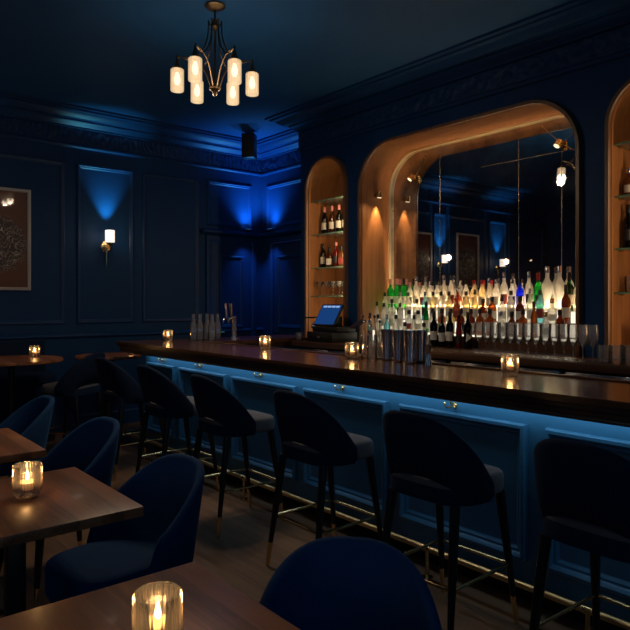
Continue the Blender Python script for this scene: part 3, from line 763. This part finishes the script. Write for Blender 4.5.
# ------------------------------------------------------------------ the bar
XB, XP, ZB = 2.467, 2.70, 1.065
YE = 0.0
Lp = [(XB, YE), (3.16, YE), (3.16, 5.40), (4.595, 5.40), (4.595, 6.03), (XB, 6.03)]
bt = thing('bar_counter', 'polished dark walnut bar counter with moulded edge', 'counter', (2.8, 3, .98))
def lslab(d, z0, z1, bev):
    P = [(x - 2.8, y - 3) for x, y in inset_poly(Lp, d)]
    return prism(bm_new(), P, z0 - .98, z1 - .98, bev)
obj('worktop', lslab(0, ZB - .03, ZB, .008), 'bartop', bt, smooth=40)
e = obj('edge_moulding', lslab(.014, ZB - .052, ZB - .031, .006), 'bartopx', bt, smooth=40)
obj('lower_moulding', lslab(.03, ZB - .085, ZB - .053, .009), 'bartopx', bt, smooth=40)
obj('rail', B(3.075 - 2.8, 3.115 - 2.8, YE - 3 + .02, 5.40 - 3, ZB - .98 + .0002, ZB - .98 + .008, .003), 'bartopx', bt)
obj('valance', B(2.497 - 2.8, 2.515 - 2.8, YE - 3 + .03, 6.0 - 3, -.015, -.0003, .003), 'bartopx', bt)
ls = obj('light_strip', B(2.635 - 2.8, 2.655 - 2.8, .1 - 3, 5.82 - 3, -.0065, -.0005), 'led', bt, smooth=0)
lt = light('under_counter_light', 'AREA', (2.645 - 2.8, -.05, -.010), 3.2, (.62, .84, 1), bt, size=.03, rot=(0, -.35, 0), size_y=5.6)

bf = thing('panelled_bar', 'panelled teal blue bar front with brass hooks under the counter', 'bar', (2.9, 3, 0))
def X_(v): return v - 2.9
def Y_3(v): return v - 3
obj('body', B(X_(XP), X_(3.05), Y_3(.05), Y_3(5.86), .10, .978), 'barblue', bf, smooth=0)
obj('return_body', B(X_(3.052), X_(4.59), Y_3(5.46), Y_3(5.86), .10, .978), 'barblue', bf, smooth=0)
obj('plinth', B(X_(XP + .06), X_(3.0), Y_3(.07), Y_3(5.80), .0, .0995), 'blackmetal', bf, smooth=0)
PAN = [(.0 + .12, .64), (.73, 1.57), (1.67, 2.48), (2.575, 3.35), (3.44, 4.25), (4.34, 5.12), (5.21, 5.76)]
PM = [(0, 0), (.0, .020), (.006, .032), (.020, .034), (.030, .026), (.036, .014), (.048, .012), (.056, .003), (.062, .0)]
for i, (y0, y1) in enumerate(PAN):
    p = obj('panel_moulding', ring_frame(bm_new(), (X_(XP), Y_3(y0), .22), (0, 1, 0), (0, 0, 1), (-1, 0, 0), y1 - y0, .65, PM), 'barblue', bf, smooth=25)
    if i == 0: continue
    yc = Y_3([0, 1.12, 2.10, 2.97, 3.87, 4.76, 5.45][i])
    bm = bm_new(); x = X_(XP)
    tube(bm, [(x, yc, .912), (x - .008, yc, .912)], .017, 12)
    tube(bm, smooth_pts([(x - .004, yc, .92), (x - .03, yc, .915), (x - .045, yc, .93), (x - .05, yc, .95)]), [.006] * 19)
    for s in (-1, 1): tube(bm, smooth_pts([(x - .006, yc, .905), (x - .03, yc + s * .022, .892), (x - .045, yc + s * .04, .895), (x - .048, yc + s * .045, .915)]), .0055)
    for q in ((x - .05, yc, .953), (x - .048, yc - .045, .918), (x - .048, yc + .045, .918)): bmesh.ops.create_uvsphere(bm, u_segments=10, v_segments=8, radius=.0095, matrix=Matrix.Translation(q))
    bmesh.ops.scale(bm, vec=(.8, .8, .8), space=Matrix.Translation((-x, -yc, -.912)), verts=bm.verts)
    obj('coat_hook', bm, 'brass', bf)

fr = thing('foot_rail', 'long brass foot rail along the base of the bar', 'rail', (2.585, 3, 0))
obj('rail', tube(bm_new(), [(0, -2.9, .155), (0, 2.97, .155)] , .015, 16), 'railbrass', fr)
obj('end_rail', tube(bm_new(), smooth_pts([(0, 2.965, .155), (.0, 3.03, .155), (.05, 3.08, .155), (.35, 3.08, .155), (1.2, 3.08, .155)]), .015, 12), 'brass', fr)
for i in range(7):
    y = -2.55 + i * .87
    bm = bm_new(); tube(bm, [(0, y, .0), (0, y, .14)], .010, 8); tube(bm, [(0, y, .0), (0, y, .008)], .03, 12)
    tube(bm, [(0, y - .02, .155), (0, y + .02, .155)], .018, 12)
    obj('bracket', bm, 'brass', fr)
# ---- stemless things standing on the bar
def tealight(loc, label, group, s=1.0, big=False, power=1.0):
    t = thing('candle_holder', label, 'candle', loc, random.uniform(0, .2), group)
    H, r = .112 * s, .047 * s
    nr_, n = (24, 192) if big else (14, 84)
    bm = LT([(0, .004), (r * .62, .004), (r * .70, .0), (r * .78, .004), (r * .80, .012 * s), (r * .95, .022 * s), (r, .032 * s), (r, H - .003), (r * .985, H)], n, rib=.085, nrib=nr_)
    lathe(bm, [(r * .985, H), (r * .93, H - .001), (r * .90, H - .006), (r * .89, .034 * s), (r * .8, .027 * s), (0, .026 * s)], n, rib=.012, nrib=nr_)
    obj('ribbed_glass', bm, 'ribbedbig' if big else 'ribbed', t, smooth=38)
    obj('rim', LT([(r * .90, H - .001), (r * .91, H + .0035), (r * .97, H + .004), (r * 1.0, H - .001)], 48), 'clear', t)
    obj('candle', LT([(0, .027 * s), (r * .74, .027 * s), (r * .76, .03 * s), (r * .76, .052 * s), (r * .70, .054 * s), (0, .050 * s)], 24), 'wax', t)
    obj('flame', LT([(0, .058 * s), (.005 * s, .062 * s), (.0072 * s, .070 * s), (.005 * s, .082 * s), (.0015 * s, .094 * s), (0, .097 * s)], 12), 'flame', t)
    light('candle_light', 'POINT', (0, 0, .075 * s), power, (1, .52, .18), t, .012)
    return t
TABLEZ = .75
tealight((.575, 1.19, TABLEZ), 'ribbed glass candle holder on the nearest table at bottom of photo', 'candles on the tables', 1.0, True, .6)
tealight((.665, 2.425, TABLEZ), 'ribbed glass candle holder on the table at left, second nearest', 'candles on the tables', 1.0, True, .6)
for px, X, n in ((168, 2.89, 'far end of the bar beside the carafes'), (265, 3.0, 'middle of the bar left of the till'), (352, 2.94, 'bar left of the steel shaker tins'), (510, 2.92, 'bar in front of the stemmed glasses')):
    tealight((X, at(px, X), ZB), 'glass candle holder on the ' + n, 'candles on the bar', .95, False, .6)

# shaker tins
def tin(loc, label):
    t = thing('shaker_tin', label, 'shaker', loc, 0, 'steel shaker tins on the bar')
    obj('body', LT([(0, 0), (.030, 0), (.032, .003), (.0335, .02), (.040, .17), (.044, .202), (.0455, .203), (.0455, .206), (.043, .206), (.0385, .17), (.031, .01), (0, .008)], 28), 'steel', t)
    obj('weighted_base', LT([(0, 0.0003), (.0315, .0003), (.0335, .004), (.0345, .022), (.0338, .022), (.032, .004), (0, .002)], 28), 'steel', t)
for px, X, n in ((387, 3.02, 'leftmost of the four steel shaker tins on the bar'), (398.5, 3.0, 'second from left of the four steel shaker tins on the bar'), (410, 2.98, 'third from left of the four steel shaker tins on the bar'), (420.5, 3.08, 'rightmost of the four steel shaker tins on the bar')):
    tin((X, at(px, X), ZB + .0085 * 0), n)
t = thing('jigger', 'small steel double cone jigger right of the shaker tins', 'jigger', (3.0, at(428.5, 3.0), ZB))
obj('lower_cup', LT([(0, .0), (.024, 0), (.023, .004), (.010, .07), (0, .07)], 20), 'steel', t)
obj('upper_cup', LT([(0, .0705), (.009, .0705), (.022, .125), (.0205, .125), (.008, .076), (0, .075)], 20), 'steel', t)
# mixing glasses holding bar tools
for px, X, n, tools in ((366, 3.03, 'leftmost', 3), (372, 2.96, 'middle', 2), (379, 3.04, 'rightmost', 2)):
    y = at(px, X)
    put_glass('highball', (X, y, ZB + .0003), 'tall clear glass holding bar tools beside the shaker tins, ' + n + ' of three', 'glasses of bar tools', 'mixing_glass')
    for k in range(tools):
        a = 2.1 * k + px; dx, dy = .016 * cos(a), .016 * sin(a)
        tt = thing('bar_spoon', ('copper' if k == 0 else 'steel') + ' bar spoon in the %s tool glass, %s' % (n, ['copper tipped', 'straight one', 'shortest one'][k]), 'spoon', (X, y, ZB + .016), 0, 'bar spoons in the tool glasses')
        top = .27 - .03 * k
        obj('shaft', tube(bm_new(), [(-dx * .5, -dy * .5, .005), (dx * 1.2, dy * 1.2, .155), (dx * 2.0, dy * 2.0, top)], .003, 8), 'steel' if k else 'copper', tt)
        bm = bm_new(); bmesh.ops.create_uvsphere(bm, u_segments=12, v_segments=8, radius=.011, matrix=Matrix.Translation((dx * 2.0, dy * 2.0, top)))
        obj('knob', bm, 'copper' if k == 0 else 'steel', tt)
# carafes at the far end
for i, (px, X) in enumerate(((193.5, 3.12), (200, 3.2), (207, 3.3), (213.5, 3.22), (217.5, 3.4))):
    Y = min(5.97, max(5.47, at(px, X)))
    t = thing('carafe', 'clear glass carafe at the far end of the bar, %s from left' % ORD[i], 'carafe', (X, Y, ZB + .0003), 0, 'carafes on the bar')
    obj('glass_body', LT([(0, 0), (.036, 0), (.041, .008), (.041, .11), (.034, .15), (.020, .19), (.018, .21), (.024, .265), (.0225, .265), (.0165, .21), (.0185, .19), (.033, .148), (.039, .11), (.039, .012), (0, .008)], 20), 'clear', t)
    obj('water', LT([(0, .0095), (.037, .0125), (.0383, .09), (0, .09)], 20), 'clear', t)
t = thing('beer_tap', 'chrome twin beer tap tower at the far end of the bar', 'tap', (3.62, 5.70, ZB))
obj('column', LT([(0, .0005), (.05, .0005), (.05, .012), (.028, .02), (.026, .22), (.03, .24), (0, .25)], 20), 'steel', t)
for s in (-1, 1):
    k = obj('faucet', tube(bm_new(), smooth_pts([(-.02, s * .03, .21), (-.06, s * .045, .215), (-.095, s * .05, .20), (-.10, s * .05, .165)]), .011), 'steel', t)
    obj('tap_handle', tube(bm_new(), [(-.06, s * .045, .22), (-.062, s * .047, .25), (-.075, s * .052, .37)], [.008, .010, .017]), 'steel', k)

# ------------------------------------------------------------------ seating
def seat_piece(kind):
    "bar stool (or dining chair): front is +x; parts built once"
    if kind == 'stool':
        z0, zs, zt, a, b, fwd, cut = .605, .70, .985, .232, .205, .0, .10
        lean, legz, foot, nm_ = .07, .61, .25, 'bar_stool'
    else:
        z0, zs, zt, a, b, fwd, cut = .33, .47, .79, .228, .22, .04, .0
        lean, legz, foot, nm_ = .07, .34, .23, 'tub_chair'
    t = thing(nm_, 'x', 'stool' if kind == 'stool' else 'chair')
    # shell
    ns, th = 44, .038
    UB = 1.0 if not fwd else .86
    bm = bm_new(); rows = []
    for i in range(ns + 1):
        s = -1 + 2 * i / ns; u = abs(s); sg = 1 if s >= 0 else -1
        if u < UB or not fwd:
            ph = min(u / UB, .9999) * pi / 2; e = 2 / 2.7
            x, y = -b * cos(ph) ** e if cos(ph) > 1e-6 else 0, a * sin(ph) ** e
            nx, ny = -(cos(ph) ** (2 - e)), sin(ph) ** (2 - e)
        else:
            x, y = (u - UB) / (1 - UB) * fwd, a; nx, ny = 0, 1
        l = math.hypot(nx, ny); nx, ny = nx / l, ny / l
        y *= sg; ny *= sg
        H = (1 - u ** 2.0) ** .85 if u < 1 else 0
        top = zs + .005 + (zt - zs) * H
        bot = z0
        if cut and u < .52: bot = z0 + cut * (1 - (u / .52) ** 2) ** .6
        row = []
        def pt(z, off):
            ln = lean * max(0, z - zs) / (zt - zs) * (1 if x < 0 else 0) * min(1, -x / b * 1.0 if x < 0 else 0)
            return (x - ln + nx * off, y + ny * off * 1 + (0), z)
        hh = top - bot; rim = min(.02, hh * .3)
        for z, off in ((bot + .004, 0), (bot + hh * .35, th * .5), (bot + hh * .7, th * .5), (top - rim, th * .46), (top - rim * .3, th * .33), (top, 0), (top - rim * .3, -th * .33), (top - rim, -th * .46), (bot + hh * .7, -th * .5), (bot + hh * .35, -th * .5), (bot, -th * .4)):
            row.append(bm.verts.new(pt(z, off)))
        rows.append(row)
    n = len(rows[0])
    for r0, r1 in zip(rows, rows[1:]):
        for k in range(n): bm.faces.new((r0[k], r0[(k + 1) % n], r1[(k + 1) % n], r1[k]))
    bm.faces.new(rows[0]); bm.faces.new(rows[-1][::-1])
    obj('backrest', bm, 'stoolvelvet' if kind == 'stool' else 'velvet', t, smooth=60)
    # seat cushion
    out = []; ax = .213 if kind == 'stool' else .25; ay = a - .028
    for i in range(48):
        p = 2 * pi * i / 48; e = 2 / 4.2
        cx_, sy_ = cos(p), sin(p)
        out.append((ax * math.copysign(abs(cx_) ** e, cx_) + (.012 if kind == 'stool' else .03), ay * math.copysign(abs(sy_) ** e, sy_)))
    zb = z0 + .003
    obj('seat', loft(bm_new(), out, [(.93, zb), (.975, zb + .006), (1, zb + .025), (1, zs - .03), (.985, zs - .012), (.95, zs - .002), (.85, zs + .004), (.5, zs + .008)]), 'seat' if kind == 'stool' else 'velvet', t, smooth=50)
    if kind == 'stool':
        bm = bm_new(); prof = []  # dark band puts shade into the colour of the grey seat's rear
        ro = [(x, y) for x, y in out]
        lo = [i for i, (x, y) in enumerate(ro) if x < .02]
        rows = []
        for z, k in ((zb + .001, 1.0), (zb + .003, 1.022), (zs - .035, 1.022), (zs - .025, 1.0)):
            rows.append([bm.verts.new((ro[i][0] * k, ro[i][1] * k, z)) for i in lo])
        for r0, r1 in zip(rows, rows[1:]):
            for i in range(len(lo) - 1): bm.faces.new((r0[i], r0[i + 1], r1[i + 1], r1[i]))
        obj('rear_shade_band', bm, 'stoolvelvet', t, smooth=50)['label'] = 'navy velvet band standing in for shade round the back of the seat'
    # legs
    lx, ly = (.165, .17) if kind == 'stool' else (.19, .19)
    for sx_, sy_ in ((-1, 1), (-1, -1), (1, 1), (1, -1)):
        top = Vector((sx_ * lx, sy_ * ly, legz)); bot = Vector((sx_ * foot, sy_ * (ly + .035), 0.001))
        tip = bot + (top - bot) * (.13 / legz if kind == 'stool' else .06 / legz)
        lg = obj('leg', tube(bm_new(), [top, top + (tip - top) * .5, tip], [.022, .019, .0135], 10), 'leg', t)
        obj('brass_tip', tube(bm_new(), [tip, bot], [.0142, .0105], 10), 'brass', lg)['label'] = 'brass leg tip'
    if kind == 'stool':
        def lp(sx_, sy_, z):
            top = Vector((sx_ * lx, sy_ * ly, legz)); bot = Vector((sx_ * foot, sy_ * (ly + .035), 0)); return bot + (top - bot) * (z / legz)
        for p, q in (((-1, 1), (1, 1)), ((-1, -1), (1, -1)), ((1, 1), (1, -1)), ((-1, 1), (-1, -1))):
            obj('stretcher', tube(bm_new(), [lp(*p, .275), lp(*q, .275)], .0075, 8), 'brass', t)['label'] = 'slim brass stretcher'
    return t
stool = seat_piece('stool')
chair = seat_piece('chair')
SY = [5.215, 4.385, 3.565, 2.645, 1.82, 1.06]
SL = ['navy velvet bar stool nearest the far end of the bar', 'navy velvet bar stool with grey seat, second from the far end of the bar', 'navy velvet bar stool with grey seat, third from the far end of the bar', 'navy velvet bar stool with grey seat, third nearest along the bar', 'navy velvet bar stool with grey seat, second nearest along the bar', 'navy velvet bar stool at right edge of photo, nearest along the bar']
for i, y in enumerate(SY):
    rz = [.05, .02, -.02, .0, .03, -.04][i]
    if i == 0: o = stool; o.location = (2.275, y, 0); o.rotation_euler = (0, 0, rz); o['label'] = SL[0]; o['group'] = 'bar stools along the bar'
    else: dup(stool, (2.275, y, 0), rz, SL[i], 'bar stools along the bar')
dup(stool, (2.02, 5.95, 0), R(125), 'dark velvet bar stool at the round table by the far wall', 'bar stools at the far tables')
CH = [((1.0, 1.10), 'blue velvet tub chair at the nearest table, bottom centre of photo', R(224)), ((1.03, 2.40), 'blue velvet tub chair tucked under the table with the near left candle', R(188)),
      ((1.12, 3.48), 'blue velvet tub chair at the second table from the front left', R(188)), ((1.12, 4.60), 'blue velvet tub chair farthest back at the left edge of photo', R(182))]
for i, ((x, y), lab, rz) in enumerate(CH):
    if i == 0: chair.location = (x, y, 0); chair.rotation_euler = (0, 0, rz); chair['label'] = lab; chair['group'] = 'tub chairs at the tables'
    else: dup(chair, (x, y, 0), rz, lab, 'tub chairs at the tables')

# ------------------------------------------------------------------ tables
def table(x1, y0, y1, label):
    w = .74; t = thing('table', label, 'table', (x1 - w / 2, (y0 + y1) / 2, 0), 0, 'square walnut tables'); h = (y1 - y0) / 2
    obj('tabletop', B(-w / 2, w / 2, -h, h, TABLEZ - .034, TABLEZ - .0003, .003), 'table', t, smooth=30)
    obj('apron', B(-.25, .25, -h + .06, h - .06, TABLEZ - .055, TABLEZ - .0345), 'blackmetal', t, smooth=0)
    for s in (-1, 1): obj('column', B(-.028, .028, s * .17 - .028, s * .17 + .028, .02, TABLEZ - .0555, .003), 'blackmetal', t)
    obj('base', B(-.24, .24, -.28, .28, 0, .02, .004), 'blackmetal', t)
table(.845, .83, 1.53, 'square walnut table at bottom of photo, nearest the camera')
table(.94, 2.05, 2.73, 'square walnut table at left with a candle, second nearest')
table(.945, 3.13, 3.82, 'square walnut table at left edge behind the candle table')
def round_table(c, r, z, label):
    t = thing('round_table', label, 'table', (c[0], c[1], 0), 0, 'round high tables by the far wall')
    obj('tabletop', LT([(0, z - .03), (r - .01, z - .03), (r, z - .024), (r, z - .004), (r - .004, z - .0003), (0, z - .0003)], 48), 'table', t)
    obj('column', LT([(0, .02), (.04, .02), (.035, .05), (.03, z - .08), (.12, z - .031), (0, z - .031)], 20), 'blackmetal', t)
    obj('base', LT([(0, 0), (.24, 0), (.24, .008), (.05, .02), (0, .02)], 32), 'blackmetal', t)
round_table((1.60, 6.35), .45, .92, 'round wooden high table in far left corner with a candle')
round_table((2.57, 6.46), .33, .90, 'small round wooden high table behind the far end of the bar')
tealight((1.82, 6.40, .92), 'glass candle holder on the round table by the far wall', 'candles on the tables', .95, False, .8)
tealight((2.76, 6.33, .90), 'glass candle holder on the small round table behind the bar end', 'candles on the tables', .7, False, .3)
# banquette along the end wall
t = thing('banquette', 'dark blue upholstered banquette along the far wall', 'bench', (.6, 7.02, 0))
obj('plinth', B(-3.0, 1.55, -.18, .25, 0, .12), 'blackmetal', t, smooth=0)
obj('base', B(-3.0, 1.55, -.20, .27, .121, .60), 'banq', t, smooth=0)
for k in range(4): obj('seat_cushion', B(-3.0 + k * 1.138, -3.0 + (k + 1) * 1.138 - .004, -.24, .12, .601, .71, .03, 4), 'banq', t)
for k in range(4): obj('back_cushion', B(-3.0 + k * 1.138, -3.0 + (k + 1) * 1.138 - .004, .125, .235, .65, 1.05, .03, 4), 'banq', t)

# ------------------------------------------------------------------ lamps
def chandelier(loc, label, power, rot):
    t = thing('chandelier', label, 'chandelier', loc, rot)     # origin on the ceiling
    obj('canopy', LT([(0, -.001), (.072, -.001), (.075, -.012), (.06, -.025), (.03, -.035), (0, -.038)], 28), 'bronze', t)
    obj('stem', LT([(0, -.03), (.008, -.035), (.008, -.10), (.016, -.11), (.020, -.125), (.03, -.135), (.03, -.16), (.018, -.175), (.009, -.19), (.008, -.56), (.018, -.575), (.042, -.60), (.042, -.612), (.02, -.625), (.012, -.635), (.016, -.645), (.010, -.66), (0, -.665)], 18), 'bronze', t)
    for k in range(6):
        a = k * pi / 3; c, s = cos(a), sin(a)
        def P(L): return smooth_pts([(r * c, r * s, z) for r, z in L], 7)
        bm = tube(bm_new(), P([(.045, -.125), (.047, -.17), (.055, -.24), (.085, -.32), (.14, -.385), (.20, -.405), (.235, -.392), (.268, -.395)]), .0052, 8)
        tube(bm, P([(.03, -.60), (.042, -.56), (.07, -.49), (.12, -.43), (.19, -.395), (.235, -.392)]), .0052, 8)
        tube(bm, [(.03 * c, .03 * s, -.148), (.05 * c, .05 * s, -.13), (.046 * c, .046 * s, -.115)], .005, 8)
        arm = obj('arm', bm, 'bronze', t)
        cc = (.268 * c, .268 * s, 0)
        obj('holder', LT([(0, -.375), (.006, -.38), (.008, -.41), (.014, -.43), (.020, -.45), (.042, -.482), (.039, -.485), (.018, -.47), (.016, -.50), (0, -.50)], 18, cc), 'bronze', arm)
        obj('lamp_shade', LT([(.041, -.480), (.045, -.486), (.045, -.632), (.043, -.637), (.040, -.632), (.0405, -.487)], 96, cc, rib=.06, nrib=16), 'shade', arm, smooth=60)
        obj('bulb', LT([(0, -.50), (.010, -.505), (.021, -.545), (.021, -.57), (.012, -.59), (0, -.595)], 14, cc), 'bulb', arm)
        light('bulb_light', 'POINT', (cc[0], cc[1], -.60), power, (1, .78, .55), t, .045)
    return t
chandelier((2.38, 4.0, CEIL), 'dark bronze six arm chandelier with lit glass cylinders above the bar stools', 18, R(-30.8))

chandelier((-.6, 2.2, CEIL), 'dark bronze six arm chandelier added out of view to light the dining tables', 3, R(10))  # unseen second chandelier, added to light the tables and chairs

def sconce(x, label, power=5, up=40):
    t = thing('wall_sconce', label, 'lamp', (x, YB, 2.13))
    obj('backplate', tube(bm_new(), [(0, 0, -.03), (0, -.012, -.03), (0, -.02, -.03)], [.066, .066, .05], 24), 'brass', t)
    bm = tube(bm_new(), smooth_pts([(0, -.01, -.03), (0, -.06, -.05), (0, -.11, -.045), (0, -.125, -.01)]), .008)
    tube(bm, [(0, -.02, -.05), (0, -.024, -.20), (0, -.022, -.26)], [.012, .009, .004]); obj('arm', bm, 'brass', t)
    obj('cup', LT([(0, -.02), (.02, -.015), (.045, .0), (.045, .008), (0, .008)], 20, (0, -.125, 0)), 'brass', t)
    sh = obj('lamp_shade', LT([(.0, .009), (.05, .009), (.054, .02), (.054, .15), (.050, .15), (.05, .02), (0, .014)], 28, (0, -.125, 0)), 'shade2', t)
    light('bulb_light', 'POINT', (0, -.20, .10), power, (1, .70, .42), t, .05)
    l = light('uplight', 'SPOT', (0, -.11, .16), up, (.13, .78, 1), t, .02, spot_size=R(62), spot_blend=1.0); aim(l, (0, .16, 1))
    return t
sconce(2.87, 'brass wall sconce with white glass shade, lit, right of the framed picture', 2.0, 38)
sconce(1.10, 'brass wall sconce left of the framed picture, seen in the mirror', 2.0, 38)
sconce(-.66, 'brass wall sconce farthest left on the far wall, seen in the mirror', 2.0, 38)
def picture(xc, zc, w, h, label):
    t = thing('framed_picture', label, 'picture', (xc, YB - .002, zc))
    obj('print', B(-w / 2 + .03, w / 2 - .03, -.012, -.008, -h / 2 + .03, h / 2 - .03), 'art', t, smooth=0)
    obj('frame', ring_frame(bm_new(), (-w / 2, 0, -h / 2), (1, 0, 0), (0, 0, 1), (0, -1, 0), w, h, [(0, 0), (0, .03), (.006, .034), (.026, .034), (.032, .028), (.034, .006)]), 'picframe', t, smooth=25)
    obj('backing', B(-w / 2 + .01, w / 2 - .01, -.007, .0, -h / 2 + .01, h / 2 - .01), 'blackmetal', t, smooth=0)
picture(1.68, 2.12, .70, 1.09, 'pale framed russet print with tangled white strokes at left edge of photo')
picture(.29, 2.22, .66, 1.0, 'pale framed russet print on far wall, seen in the mirror')
spot_lamp((-1.75, YB, 2.33), (.2, -.6, -.8), (0, -1, 0), 'small brass swivel lamp on the far wall, seen in the mirror', 3)
# speaker hung in the corner
t = sp_ = thing('speaker', 'black box loudspeaker hung from the ceiling in the blue lit corner', 'speaker', (4.47, 6.68, 3.255), R(-50))
obj('cabinet', B(-.095, .095, -.09, .09, 0, .31, .012), 'blackplastic', t)
obj('grille', B(-.085, .085, -.098, -.0905, .012, .298, .006), 'grille', t)
obj('bracket', tube(bm_new(), [(0, 0, .31), (0, .0, CEIL - 3.255 - .001)], .014), 'blackmetal', t)
sp_.scale = (.85, .85, 1)
# blue led washers on the ledge over the doors
for (x, y), d, n in (((4.80, YB - .10), (0.1, .0, 1), 'left of'), ((XR - .10, 6.98), (.0, .05, 1), 'right of')):
    t = thing('led_washer', 'small blue led washer on the door ledge %s the far corner' % n, 'lamp', (x, y, 2.4))
    obj('housing', B(-.05, .05, -.022, .022, 0.0005, .035, .004) if n == 'left of' else B(-.022, .022, -.05, .05, 0.0005, .035, .004), 'blackmetal', t)
    obj('lens', B(-.04, .04, -.014, .014, .035, .037) if n == 'left of' else B(-.014, .014, -.04, .04, .035, .037), 'blueled', t, smooth=0)
    l = light('washer', 'SPOT', (0, 0, .05), 46, (.05, .36, 1), t, .08, spot_size=R(120), spot_blend=1.0); aim(l, d)
    l2 = light('washer_down', 'SPOT', (-.05, -.05, -.10), 9, (.05, .34, 1), t, .03, spot_size=R(100), spot_blend=.9); aim(l2, (d[0], d[1], -1))

# ------------------------------------------------------------------ world, camera
w = bpy.data.worlds.new('dusk_fill'); SC.world = w; w.use_nodes = True
bg = w.node_tree.nodes['Background']; bg.inputs[0].default_value = (.12, .45, .85, 1); bg.inputs[1].default_value = .46  # even blue sky, ambient fill through the added windows
cam = bpy.data.cameras.new('camera'); co = bpy.data.objects.new('camera', cam); COL.objects.link(co)
co.location = (0, 0, 1.45); co.rotation_euler = (pi / 2, 0, -HEAD)
cam.sensor_width = 36; cam.lens = F / 630 * 36; cam.shift_y = -13 / 630; cam.clip_start = .05
SC.camera = co
SC.view_settings.view_transform = 'Standard'; SC.view_settings.look = 'None'
SC.view_settings.exposure = 0; SC.view_settings.gamma = 1; SC.view_settings.use_curve_mapping = False
SC.cycles.use_denoising = True
SC.cycles.max_bounces = 10; SC.cycles.transparent_max_bounces = 24
SC.cycles.sample_clamp_indirect = 4.0
